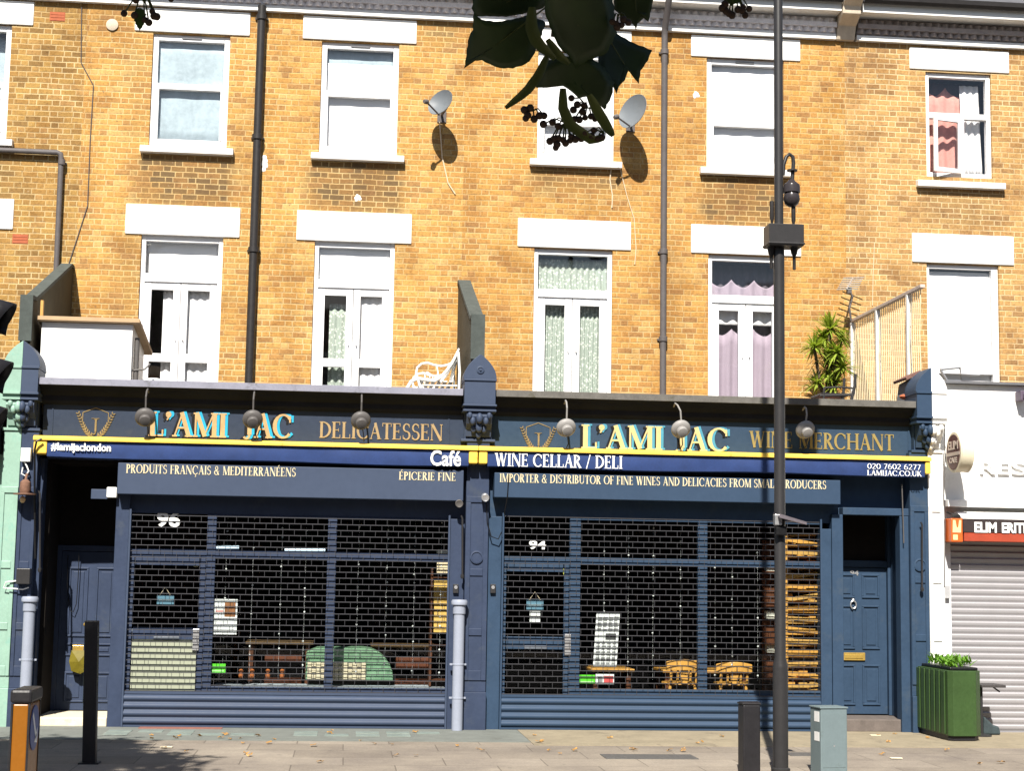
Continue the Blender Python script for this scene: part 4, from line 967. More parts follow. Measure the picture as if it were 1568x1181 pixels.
# ------------------------------------------------------------ turquoise shop on the left
sfL = thing("shopfront", "turquoise shopfront at the left picture edge, only its last pilaster in view", "shopfront", (-7, S, 0))
capital(sfL, XA, 0.195, -9, XA-.002, TURQ); shaft(sfL, -5.235, XA-.002, TURQ)
MB().box(-9, -5.24, S-.02, S+.1, 3.42, 3.98).build("fascia", TURQ, sfL)
MB().prismx([(S-.16, 3.99), (S-.16, 4.03), (S+.12, 4.06), (S+.12, 3.985)], -9, -5.20).build("cornice", paint("leadwork", (.12, .12, .13), .8), sfL)
mb = MB().mat(0).box(-9, -5.27, S-.30, S-.02, 2.98, 3.40); mb.mat(1)
for z in (3.04, 3.12, 3.22, 3.30): mb.box(-9, -5.265, S-.312, S-.301, z, z+.022)
mb.build("awning_box", [BLACKP, STEEL], sfL)
mb = MB().box(-5.33, -5.24, S+.02, S+.1, .5, 2.98).box(-9, -5.33, S+.02, S+.1, 1.92, 2.0).box(-9, -5.24, S-.01, S+.12, 0, .5); mb.build("window_frame", TURQ, sfL)
MB().box(-9, -5.33, S+.05, S+.056, .5, 2.98).build("pane", GLASSSHOP, sfL)
MB().box(-9, -5.05, S+.13, -0.003, 3.45, 3.70).build("roof_deck", paint("roof_felt", (0.1, 0.1, 0.1)), sfL)
room(sfL, -9, -5.06)

# ------------------------------------------------------------ white restaurant front on the right
sfR = thing("shopfront", "white restaurant front with raised letters and a closed steel shutter at the right edge", "shopfront", (8, S, 0))
capital(sfR, XB, 0.185, XB+.001, 12, STUCCO); shaft(sfR, XB+.001, 5.536, STUCCO)
fr = MB().box(5.54, 12, S+.0, S+.12, 2.70, 4.08).build("fascia", STUCCO, sfR)
MB().prismx([(S-.07, 4.085), (S-.07, 4.115), (S+.14, 4.135), (S+.14, 4.085)], 5.54, 12).build("coping", paint("leadwork", (.12, .12, .13)), sfR)
MB().box(5.60, 12, S-.09, S-.001, 2.62, 2.70).build("fascia_ledge", STUCCO, sfR, bev=.004)
mb = MB()
for ch, a, b in (("R", 1500, 1523), ("E", 1527, 1544), ("S", 1548, 1572)): sans(mb, ch, ax(a, 718, S), ax(b, 718, S), az(1512, 726.5, S), az(1512, 707.5, S), S, depth=.035, bold=.01)
mb.build("raised_letters", STUCCO, fr)
MB().box(5.54, 5.665, S+.03, S+.14, 0, 2.20).build("jamb", paint("jamb_grey_white", (.6, .6, .62), .7, .05), sfR)
MB().box(5.54, 12, S+.12, S+.16, 2.2, 2.70).build("head_panel", STUCCO, sfR)
mb = MB(); k = 0; z = 0.02
prof = []
while z < 2.40:
    for j in range(5): prof.append((S+.06-(0, .014, .022, .026, .0)[j], z+(0, .015, .034, .056, .0685)[j]))
    z += .0745
mb.prismx(prof+[(S+.10, 2.45), (S+.10, 0.0), (S+.06, 0.0)], 5.668, 12)
mb.build("roller_shutter", SHUTW, sfR, smooth=True, ang=45)
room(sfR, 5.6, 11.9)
MB().box(XB+.03, 11.9, S+.13, -0.003, 3.45, 3.70).build("roof_deck", paint("roof_felt", (0.1, 0.1, 0.1)), sfR)
aw = thing("folded_awning", "folded restaurant awning with white letters ELIM on a dark board and a red underside", "awning", (8, S-.2, 2.2))
MB().prismx([(S-.26, 2.475), (S-.06, 2.56), (S-.002, 2.56), (S-.002, 2.475)], 5.71, 12).build("top_cover", STUCCO, aw)
MB().box(5.71, 12, S-.27, S-.002, 2.318, 2.472).build("front_board", paint("brown_black_board", (.035, .026, .026), .5, .2), aw)
MB().box(5.72, 12, S-.262, S-.002, 2.215, 2.314).build("red_canvas", paint("brick_red_canvas", (.30, .045, .02), .8, .2, 6), aw)
mb = MB().box(5.565, 5.705, S-.27, S-.03, 2.20, 2.475); e = mb.build("end_cap", paint("orange_enamel", (.52, .105, .02), .4, .1), aw, bev=.01)
p0 = 5.58; Yb = S-.274
mb = MB().prism([(p0, 2.31), (p0+.10, 2.31), (p0+.105, 2.455), (p0+.08, 2.455), (p0+.068, 2.37), (p0+.05, 2.37), (p0+.035, 2.455), (p0+.005, 2.455)], Yb, Yb+.003).box(p0+.005, p0+.06, Yb, Yb+.003, 2.225, 2.285)
mb.build("pale_mark", paint("pale_orange", (.85, .55, .28), .5, .05), e)
mb = MB(); Yb = S-.2705
sans(mb, "ELIM", ax(1492, 807, Yb), ax(1526, 807, Yb), az(1508, 816, Yb), az(1508, 800, Yb), Yb, bold=.04)
sans(mb, "ERITR", ax(1534, 808, Yb), ax(1578, 808, Yb), az(1555, 817, Yb), az(1555, 801, Yb), Yb, bold=.04); mb.build("lettering", WHITE, aw)
# drum sign
c = at(1464, 693, S-.45); rr = .235
t = thing("projecting_sign", "round double sided drum sign standing out from the white restaurant front", "sign", (c.x, S, c.z-rr))
MB().lathe([(rr-.012, -.002), (rr, .0), (rr, .012), (rr-.006, .02), (rr-.006, .14), (rr, .148), (rr, .16), (rr-.012, .162)], (c.x-.03, S-.45, c.z), (1, 0, 0), 40).build("drum", paint("cream_drum", (.62, .56, .42), .5, .1), t, smooth=True, ang=30)
face = MB(); 
face.lathe([(rr-.03, 0), (rr-.03, .004)], (c.x-.036, S-.45, c.z), (1, 0, 0), 40); fo = face.build("sign_face", paint("maroon_face", (.085, .03, .03), .5, .25, 5), t)
mb = MB(); tmp = MB()
sans(tmp, "ELIM", -.155, .155, .03, .13, 0, depth=.003); sans(tmp, "CAFE", -.12, .12, -.125, -.06, 0, depth=.003); tmp.box(-.20, .20, -.003, 0, -.04, .0)
mb.add([(c.x-.0365+y_, S-.45-x_, c.z+z_) for x_, y_, z_ in tmp.v], tmp.f); mb.build("sign_lettering", paint("pale_sign_letters", (.5, .42, .36), .5), fo)
MB().box(c.x+.03, c.x+.07, S-.22, S-.001, c.z-.02, c.z+.02).build("wall_arm", STEEL, t)
t = MB().box(5.55, 5.63, S-.03, S+.028, az(1452, 917, S), az(1452, 897, S)).build("door_entry_unit", paint("entry_grey", (.35, .35, .36)), bev=.006); tag(t, "small pale entry unit on the jamb beside the steel shutter", "intercom")
p = at(1461, 790, S-.18); t = MB().lathe([(.03, 0), (.045, .01), (.045, .07), (.03, .08)], tuple(p), (.2, -1, -.4), 14).tube([tuple(p), (p.x-.02, S-.01, p.z+.05)], .012).build("security_camera", BLACKIRON, smooth=True); tag(t, "black security camera under the white restaurant ledge", "camera")

# ------------------------------------------------------------ pipes and cables on the brick
def pipe(label, pts, r, mt, joints=(), group="drainpipes"):
    t = thing("drainpipe", label, "drainpipe", tuple(Vector((pts[-1][0], 0, pts[-1][2]))), group=group)
    MB().tube(pts, r, 12).build("pipe", mt, t, smooth=True)
    for z in joints:
        x = pts[-1][0]; mb = MB().lathe([(r*1.05, 0), (r*1.3, .006), (r*1.3, .07), (r*1.05, .076)], (x, pts[-1][1], z), (0, 0, 1), 14)
        mb.box(x-r*1.55, x+r*1.55, -.03, -.001, z+.025, z+.05); mb.build("collar", mt, t, smooth=True)
    return t
pipe("black cast iron drainpipe between the two houses' windows, running up to the eaves", [(-2.742, -.09, 9.30), (-2.742, -.09, 3.72)], .056, BLACKIRON, (9.1, 7.45, 5.92))
pipe("slim grey drainpipe between the lace curtains and the lilac curtains", [(2.755, -.38, 9.66), (2.755, -.32, 9.50), (2.755, -.10, 9.28), (2.755, -.075, 9.15), (2.755, -.075, 3.72)], .044, PIPEGREY, (8.9, 6.1, 4.9))
pipe("thin dark waste pipe turning down the mustard brick house", [(-7.5, -.07, 7.175), (-5.34, -.07, 7.17), (-5.295, -.07, 7.15), (-5.285, -.07, 7.10), (-5.275, -.07, 5.0)], .036, PIPEGREY, (7.0,))
def cable(label, pts, r, mt):
    return tag(MB().tube([at(a, b, -.012) for a, b in pts], r, 5).build("cable", mt, smooth=True), label, "cable")
cable("dark cable wandering down the bricks left of the sky tinted blind", [(125, 10), (124, 95), (143, 130), (138, 215), (134, 315), (118, 365), (104, 408)], .006, PIPEGREY)
cable("pale cable hanging straight down from the smaller satellite dish", [(673, 186), (677, 240), (686, 280), (697, 297)], .009, CABLE)
cable("short white cable hanging from the sill under the lime leaves", [(936, 256), (934, 275), (938, 300), (937, 318)], .008, CABLE)
cable("long thin cable running down beside the lace curtained doors", [(949, 255), (960, 300), (971, 335), (974, 380), (972, 405)], .006, CABLE)
cable("faint pale cable on the yellow brick above the mesh fence", [(1339, 372), (1337, 420), (1336, 468)], .005, CABLE)
p = at(172, 38, 0); tag(MB().lathe([(.075, 0), (.08, .02), (.05, .03), (.0, .032)], (p.x, -.001, p.z), (0, -1, 0), 18).build("wall_vent", paint("vent_buff", (.5, .42, .33), .8, .2), smooth=True), "round pale flue vent high on the amber house", "vent")
for px, py, lab in ((1066, 145, "white splash of filler left of the sash behind the lamp post"), (548, 303, "small white chip of render beside the black drainpipe"), (405, 250, "white paint drips beside the black drainpipe")):
    mb = MB(); p = at(px, py, 0); rn = random.Random(px)
    for k in range(8): mb.ball((p.x+.05*cos(k*2.4)*k/8*(.5 if px == 405 else 1), -.001, p.z+.05*sin(k*2.4)*k/8*(2.2 if px == 405 else .8)), .03-.0012*k+(.012 if px == 405 else 0), 7, (1, .25, 1))
    tag(mb.build("filler_patch", STUCCO, smooth=True), lab, "patch")
def dish(px, py, r, n, label, d=.42):
    c = at(px, py, -d); n = Vector(n).normalized()
    t = thing("satellite_dish", label, "satellite dish", (c.x, 0, c.z), group="satellite dishes")
    prof = [(0.0, -.002), (r*.35, .010), (r*.7, .038), (r*.97, .075), (r, .083), (r*.99, .088), (r*.94, .080), (r*.66, .042), (r*.33, .016), (0.0, .006)]
    MB().lathe(prof, c-n*.04, n, 30).build("reflector", DISH, t, smooth=True, ang=50)
    dn = (Vector((0, 0, -1))-n*n.z*-1).normalized()
    e = c+n*.30+dn*r*.85; s_ = c+dn*r*.9
    MB().tube([s_, e], .012, 6).build("feed_arm", PIPEGREY, t)
    MB().lathe([(.022, -.05), (.032, -.03), (.032, .02), (.022, .03)], e, (c-e).normalized(), 12).build("receiver", PIPEGREY, t, smooth=True)
    w = Vector((c.x+.02, -.001, c.z-.05))
    MB().tube([c-n*.04, c-n*.10, Vector((c.x+.02, -.09, c.z-.05)), w], .018, 8).box(w.x-.06, w.x+.06, -.02, -.001, w.z-.09, w.z+.07).build("bracket", PIPEGREY, t)
dish(677, 159, .195, (-.62, -.72, .34), "smaller satellite dish nearer the white bench side, on the orange house", .40)
dish(972, 172, .25, (-.80, -.58, .26), "larger satellite dish hidden partly by lime leaves, beside the grey drainpipe", .46)

# ------------------------------------------------------------ on the roof terraces
def divider(label, x0, x1, zback, zfront, yf=-2.62, kink=None):
    t = thing("party_wall", label, "wall", ((x0+x1)/2, 0, 3.7), group="terrace party walls")
    prof = [(-.003, 3.70), (-.003, zback), (-.14, zback), (yf+.22, zfront), (yf, zfront-.02), (yf, 3.70)]
    MB().prismx(prof, x0, x1).build("rendered_wall", RENDER, t, bev=.01)
    cp = [(-.003, zback+.003), (-.003, zback+.045), (-.15, zback+.045), (yf+.20, zfront+.045), (yf-.03, zfront+.03), (yf-.03, zfront-.5), (yf-.003, zfront-.5), (yf-.003, zfront-.015), (yf+.22, zfront+.003), (-.14, zback+.003)]
    mb = MB(); mb.prismx(cp, x0-.012, x1+.012); mb.build("coping", RENDEREDGE, t)
divider("sloping rendered party wall behind the white cabinet", -5.19, -5.07, az(106, 412, 0), az(60, 457, -2.6))
divider("sloping rendered party wall right of the white bench", -.02, .12, az(710, 437, 0), az(729, 486, -2.6))
t = thing("storage_cabinet", "white panelled cabinet with a tan lid on the left roof terrace", "cabinet", (-4.4, -2.0, 3.72))
MB().box(-4.99, -3.955, -2.42, -1.3, 3.705, 4.56).build("body", WHITE, t, bev=.006)
MB().prismx([(-2.50, 4.575), (-2.50, 4.62), (-1.15, 4.42), (-1.15, 4.375)], -5.03, -3.87).build("lid", paint("tan_ply", (.42, .29, .17), .8, .15), t)
MB().box(-5.0, -4.97, -2.5, -2.44, 4.62, 4.80).build("batten", WOODPALE, t)
p = at(209, 550, -2.3); tag(MB().tube([(p.x, -2.3, 3.70), (p.x, -2.3, 4.42)], .03, 10).tube([(p.x-.06, -2.33, 4.03), (p.x+.1, -2.33, 4.05), (p.x+.16, -2.3, 4.12)], .012, 6).build("metal_post", LAMPGREY, smooth=True), "grey metal post standing at the right end of the white cabinet", "post")
p = at(235, 585, -2.0); tag(MB().lathe([(.16, 0), (.19, .12), (.185, .20), (.15, .26), (.06, .285), (0, .287)], (p.x, -2.0, 3.70), (0, 0, 1), 20).build("plastic_tub", WHITE, smooth=True), "white rounded tub behind the coping beside the white cabinet", "tub")
# ornate bench
t = thing("garden_bench", "white scrolled metal bench seen from its end on the roof terrace", "bench", (-.4, -1.5, 3.72))
for yb in (-1.95, -.95):
    q = lambda a, b: Vector((ax(a, b, -1.95), yb, az(a, b, -1.95)))
    mb = MB()
    leg = [q(621, 606), q(624, 594), q(630, 584), q(640, 580), q(655, 582), q(666, 583), q(675, 578), q(684, 568), q(692, 557), q(698, 545), q(703, 534)]
    mb.tube(leg, [.022]*6+[.02, .019, .018, .016, .012], 8)
    mb.tube([q(641, 582), q(637, 573), q(639, 563), q(646, 557), q(655, 556), q(664, 559), q(675, 561), q(686, 559), q(692, 556)], .014, 8)
    mb.tube([q(640, 581), q(643, 592), q(648, 608)], .016, 8); mb.tube([q(643, 589), q(652, 598)], .012, 6)
    mb.tube([q(651, 578), q(650, 573), q(654, 570), q(659, 573), q(658, 578)], .009, 6); mb.tube([q(669, 562), q(671, 572), q(666, 580)], .009, 6)
    mb.tube([q(702, 540), q(704, 570), q(702, 612)], .016, 8); mb.tube([q(646, 590), q(700, 591)], .011, 6)
    mb.build("end_frame", WHITE, t, smooth=True)
for k in range(6):
    a = 646+k*9; mb = MB(); z = az(a, 584, -1.95); x = ax(a, 584, -1.95); mb.box(x-.022, x+.022, -1.94, -.96, z-.006, z+.008); mb.build("seat_slat", WHITE, t)
for k in range(6):
    u = k/5; x = ax(690+u*13, 560-u*22, -1.95); z = az(690+u*13, 562-u*22, -1.95); MB().box(x-.008, x+.008, -1.94, -.96, z-.018, z+.018).build("back_slat", WHITE, t)
mb = MB()
for k in range(9): y = -1.85+k*.1; mb.tube([(ax(692, 585, -1.95), y, az(692, 588, -1.95)), (ax(701, 548, -1.95), y, az(701, 548, -1.95))], .007, 5)
mb.build("back_rods", WHITE, t)
# mesh fence at the right end of the terrace
t = thing("mesh_fence", "cream mesh fence on white posts along the right end of the roof terrace", "fence", (5.385, -1.4, 3.72))
FX = 5.385; zt = 5.25
for y in (-.05, -1.12, -2.30): MB().box(FX-.03, FX+.03, y-.03, y+.03, 3.70, zt-.002).build("post", STUCCO, t, bev=.004)
MB().box(FX-.03, FX+.03, -2.80, -.002, zt, zt+.04).build("top_rail", paint("fence_rail", (.5, .42, .38), .7, .1), t, bev=.004)
mb = MB(); k = 0; y = -.06
while y > -2.78:
    mb.tube([(FX, y, zt-.01), (FX-.012, y+.015, 4.7), (FX, y, 3.72)], .0062, 4); y -= .072
z = 3.8
while z < zt-.02:
    mb.tube([(FX+.008, -.01, z), (FX+.008, -2.79, z)], .0035, 4); z += .21
mb.build("mesh_panel", paint("cream_mesh", (.72, .60, .40), .8, .1), t)
MB().prism([(5.18, 3.72), (5.25, 4.13), (5.36, 4.19), (5.36, 3.72)], -2.66, -2.30).build("wall_stub", paint("grey_render", (.13, .13, .14), .9, .2), t)
MB().prism([(5.20, 4.135), (5.375, 4.225), (5.375, 4.26), (5.19, 4.165)], -2.72, -2.25).build("tile_coping", paint("dull_tile", (.16, .085, .07), .9, .3, 12), t)
p = at(1388, 608, -2.7); tag(MB().ball((p.x, -2.7, p.z), .07, 10, (1.3, 1, .5)).build("terracotta_shard", TERRA, smooth=True), "broken terracotta shard on the coping near the right pilaster", "shard")
# tv aerial
p = at(1303, 490, -.3); t = thing("tv_aerial", "small television aerial on a crooked mast above the mesh fence", "aerial", (p.x, -.3, p.z))
b_ = at(1302, 452, -.3); MB().tube([(p.x+.02, -.05, p.z-.05), (p.x, -.3, p.z), (b_.x-.02, -.32, p.z+.16), (b_.x+.03, -.3, b_.z-.02), (b_.x, -.3, b_.z+.05)], .014, 6).build("mast", PIPEGREY, t)
mb = MB(); bx = b_.x+.02; bz = b_.z+.16
mb.tube([(bx-.12, -.45, bz-.11), (bx+.05, -.2, bz+.10)], .012, 6)
for k in range(7):
    u = k/6; y = -.45+.25*u; zz = bz-.11+.21*u; xx = bx-.12+.17*u; mb.tube([(xx-.12, y+.05, zz), (xx+.14, y-.05, zz)], .007, 5)
mb.build("elements", STEEL, t); MB().box(bx-.09, bx-.03, -.40, -.34, bz-.15, bz-.07).build("clamp", PIPEGREY, t)
# cordyline
P = at(1268, 600, -.8); t = thing("potted_cordyline", "spiky green cordyline with several heads beside the mesh fence", "plant", (P.x, -.8, 3.70))
MB().lathe([(.15, 0), (.2, .30), (.215, .32), (.19, .32), (.18, .28), (0, .28)], (P.x, -.8, 3.70), (0, 0, 1), 18).build("pot", TERRA, t, smooth=True)
rn = random.Random(11); heads = [(1271, 505, 31), (1247, 533, 25), (1288, 520, 18), (1270, 548, 26), (1290, 565, 24), (1252, 588, 26), (1278, 590, 28), (1262, 520, 26), (1282, 542, 26), (1268, 572, 26)]
trk = MB(); lf = MB(); dry = MB()
def blade(mb, c, dr, L, w, droop):
    dr = dr.normalized(); sd = dr.cross(Vector((0, 0, 1)))
    if sd.length < .05: sd = Vector((1, 0, 0))
    sd.normalize(); pts = []
    for k in range(5):
        u = k/4; p = c+dr*L*u+Vector((0, 0, -droop*L*u*u)); ww = w*(.55+.9*u-1.45*u*u)
        pts += [p-sd*max(ww, .0008), p+sd*max(ww, .0008)]
    mb.add(pts, [(2*k, 2*k+1, 2*k+3, 2*k+2) for k in range(4)])
for hx, hy, sz in heads:
    c = at(hx, hy, -.8+rn.uniform(-.12, .12)); r = sz/116
    trk.tube([(P.x, -.8, 3.95), ((P.x*.5+c.x*.5), -.8, 4.25), tuple(c)], [.03, .024, .02], 7)
    for k in range(95):
        th = rn.uniform(0, 2*pi); ph = rn.uniform(-.4, 1.35)
        blade(lf, c, Vector((cos(th)*cos(ph), sin(th)*cos(ph), sin(ph))), r*rn.uniform(.85, 1.55), .021, rn.uniform(.15, .5))
for k in range(34):
    c = at(1262+rn.uniform(-8, 8), 560+rn.uniform(-20, 18), -.8); th = rn.uniform(.6*pi, 1.4*pi); blade(dry, c, Vector((cos(th), sin(th)*.6, rn.uniform(-.3, .25))), rn.uniform(.2, .36), .011, .5)
trk.build("stem", BARK, t, smooth=True); lf.build("leaves", YUC, t); dry.build("dead_leaves", YUCDRY, t)
t = thing("metal_chair", "dark slender metal chair back showing above the coping by the cordyline", "chair", (ax(1285, 600, -2.2), -2.2, 3.72))
q = lambda a, b, y=-2.2: Vector((ax(a, b, -2.2), y, az(a, b, -2.2)))
MB().tube([q(1310, 573), q(1309, 590), q(1304, 612), q(1303, 640)], .02, 8).build("back_leg", POLE, t, smooth=True); MB().tube([q(1310, 573, -1.75), q(1309, 590, -1.75), q(1304, 640, -1.75)], .018, 8).build("back_leg", POLE, t, smooth=True)
MB().tube([q(1262, 594), q(1285, 593), q(1309, 595)], .012, 8).build("armrest", POLE, t, smooth=True); MB().tube([q(1256, 606), q(1306, 605)], .014, 8).build("seat_rail", POLE, t, smooth=True); MB().tube([q(1262, 594), q(1260, 640)], .014, 8).build("front_leg", POLE, t, smooth=True)
MB().prismx([(-2.19, az(1300, 605, -2.2)), (-1.76, az(1300, 605, -2.2)), (-1.76, az(1300, 605, -2.2)+.02), (-2.19, az(1300, 605, -2.2)+.02)], q(1258, 605).x, q(1304, 605).x).build("seat", POLE, t)

# ------------------------------------------------------------ small fixtures on the pilasters
def stub(label, px, pt, r):
    Y = S-.21; x = ax(px, 1000, Y); zt = az(px, pt, Y)
    t = thing("vent_pipe", label, "pipe", (x, Y, 0), group="capped vent pipes")
    MB().tube([(x, Y, 0.006), (x, Y, zt-.05)], r, 18).build("pipe", PIPEPALE, t, smooth=True)
    MB().lathe([(r*1.02, -.16), (r*1.16, -.155), (r*1.16, -.06), (r*1.45, -.055), (r*1.5, -.02), (r*1.3, 0), (0, .004)], (x, Y, zt), (0, 0, 1), 20).build("socket", PIPEPALE, t, smooth=True)
    for z in (.35, .72): MB().lathe([(r*1.01, 0), (r*1.06, .003), (r*1.06, .02), (r*1.01, .023)], (x, Y, z), (0, 0, 1), 18).box(x-r*1.5, x+r*1.5, Y+r*.6, S-.141, z, z+.02).build("clip", PIPEPALE, t)
stub("pale capped pipe against the turquoise and navy pilaster", 42, 914, .062); stub("pale capped pipe in front of the centre pilaster", 702, 919, .062)
def fixture(name, label, cat, x0p, x1p, y0p, y1p, Y, th, mt, bev=.006):
    mb = MB().box(ax(x0p, y1p, Y), ax(x1p, y1p, Y), Y, Y+th, az((x0p+x1p)/2, y1p, Y), az((x0p+x1p)/2, y0p, Y)); return tag(mb.build(name, mt, bev=bev), label, cat)
fixture("alarm_box", "white alarm box high on the turquoise and navy pilaster", "alarm", 31, 46, 686, 707, S-.20, .085, WHITE)
fixture("junction_box", "dark grey junction box on the left pilaster above the pale pipe", "box", 24, 45, 871, 895, S-.24, .12, POLE)
tag(MB().tube([at(44, 900, S-.16), at(35, 903, S-.17), at(20, 902, S-.17), at(5, 901, S-.16), at(9, 892, S-.15), at(25, 890, S-.14)], .008, 6).build("cable", WHITE, smooth=True), "white looped cable below the dark grey junction box", "cable")
tag(MB().tube([at(37, 707, S-.16), at(41, 714, S-.17), at(44, 722, S-.17), at(39, 729, S-.17), at(33, 726, S-.17), at(35, 716, S-.17)], .008, 6).build("cable", WHITE, smooth=True), "white coil of cable under the alarm box", "cable")
c = at(38, 757, S-.26); t = thing("wall_lantern", "rusty wall lantern with a wide flat brim on the left pilaster", "lantern", (c.x, S-.2, c.z-.1))
MB().lathe([(.028, .16), (.055, .13), (.06, .05), (.05, .012), (.125, .006), (.125, -.006), (.03, -.008)], c, (0, 0, 1), 22).build("hood", RUST, t, smooth=True, ang=30)
MB().tube([c+Vector((0, 0, .15)), c+Vector((0, .05, .22)), c+Vector((0, .12, .22))], .014, 8).build("bracket", RUST, t, smooth=True)
MB().ball((c.x-.02, c.y, c.z-.06), .032, 10, (1, 1, 1.2)).build("bulb", paint("amber_glass", (.6, .4, .2), .2), t, smooth=True)
tag(MB().tube([at(64, 672, S-.33), at(56, 676, S-.34), at(53, 690, S-.30), at(53, 760, S-.18), at(54, 856, S-.16)], .012, 8).build("cable", BLACKP, smooth=True), "thick black cable dropping from the awning's yellow end cap", "cable")
for px, a, b, lab in ((61, 752, 870, "awning winding handle hooked on the left pilaster"), (708, 790, 880, "awning winding handle left of the centre pilaster"), (1412, 800, 900, "awning winding handle on the right pilaster")):
    tag(MB().tube([at(px-2, a, S-.17), at(px, a+4, S-.17), at(px, b, S-.17)], .011, 8).lathe([(.02, 0), (.022, .03), (.012, .05)], at(px, b, S-.17), (0, 0, -1), 10).build("winding_handle", POLE, smooth=True), lab, "handle", "awning winding handles")
for px, py, lab in ((703, 771, "grey spotlight left of the centre pilaster"), (743, 762, "white spotlight right of the centre pilaster")):
    c = at(px, py, S-.22); tag(MB().lathe([(.02, -.06), (.042, -.05), (.045, .03), (.04, .035), (.03, .03)], c, (0, -1, -.25), 16).box(c.x-.015, c.x+.015, c.y+.04, S-.06, c.z-.012, c.z+.012).build("spotlight", STEEL if px > 720 else LAMPGREY, smooth=True, ang=30), lab, "spotlight", "spotlights")
for px, lab in ((698, "key switch left of the centre pilaster, above the pale pipe"), (755, "key switch right of the centre pilaster")):
    c = at(px, 902, S-.10); t = thing("key_switch", lab, "switch", tuple(c), group="shutter key switches")
    MB().box(c.x-.03, c.x+.03, S-.10, S-.0605, c.z-.05, c.z+.05).build("switch_box", POLE, t, bev=.004); MB().lathe([(.02, 0), (.02, .006), (.008, .007)], (c.x, S-.10, c.z+.015), (0, -1, 0), 14).build("lock", STEEL, t)
cable2 = [(745, 770), (746, 800), (752, 822), (763, 826), (768, 815)]
tag(MB().tube([at(a, b, S-.14) for a, b in cable2], .007, 6).build("cable", BLACKP, smooth=True), "black cable looping from the white spotlight", "cable")
tag(MB().tube([at(779, 726, S-.24), at(777, 760, S-.24), at(772, 788, S-.10)], .006, 6).build("cable", BLACKP, smooth=True), "thin black cable crossing the IMPORTER lettering", "cable")
tag(MB().tube([at(1381, 742, S-.15), at(1383, 800, S-.12), at(1384, 832, S-.12)], .007, 6).build("chain", LAMPGREY, smooth=True), "thin chain hanging beside the six panel door's surround", "chain")
Yc = S+.78; tag(MB().tube([at(104, 850, Yc), at(103, 900, Yc), at(107, 935, Yc), at(112, 938, Yc), at(117, 925, Yc), at(120, 880, Yc), at(121, 848, Yc)], .005, 5).build("cable", BLACKP, smooth=True), "loose cable loop in front of the recessed navy door", "cable")
c = at(123, 1014, S+.77); mb = MB(); mb.add([(c.x-.10, c.y, c.z+.12), (c.x+.08, c.y, c.z+.12), (c.x+.10, c.y-.05, c.z-.08), (c.x+.02, c.y-.07, c.z-.13), (c.x-.08, c.y-.04, c.z-.10), (c.x-.11, c.y-.03, c.z), (c.x+.0, c.y-.09, c.z)], [(0, 1, 6), (1, 2, 6), (2, 3, 6), (3, 4, 6), (4, 5, 6), (5, 0, 6)])
o = mb.build("plastic_bag", paint("yellow_bag", (.13, .105, .01), .5, .3, 9, dirt=(.02, .02, .01))); sd_ = o.modifiers.new("t", 'SOLIDIFY'); sd_.thickness = .02; tag(o, "yellow and black bag hanging on the recessed navy door", "bag")

tag(MB().tube([at(1446, 640, S-.13), at(1447, 700, S-.13), at(1445, 760, S-.13), at(1447, 800, S-.125), at(1446, 900, S-.125)], .007, 5).build("cable", LAMPGREY, smooth=True), "thin grey cable running down the white pilaster", "cable")
tag(MB().tube([at(1440, 566, -2.0), at(1470, 563, -2.0), at(1472, 584, -2.0), at(1450, 584, -2.0), at(1440, 566, -2.0)], .018, 6).tube([at(1470, 573, -2.0), at(1500, 575, -2.0)], .014, 6).build("folding_frame", STEEL, smooth=True), "pale folding metal frame behind the white restaurant coping", "frame")
c = at(1566, 606, S-.12); tag(MB().box(c.x-.045, c.x+.05, S-.17, S-.001, c.z-.06, c.z+.055).box(c.x-.02, c.x+.02, S-.21, S-.171, c.z-.04, c.z+.02).build("floodlight", paint("purple_grey", (.10, .075, .11), .5), bev=.01), "small dark floodlight high on the white restaurant wall", "floodlight")

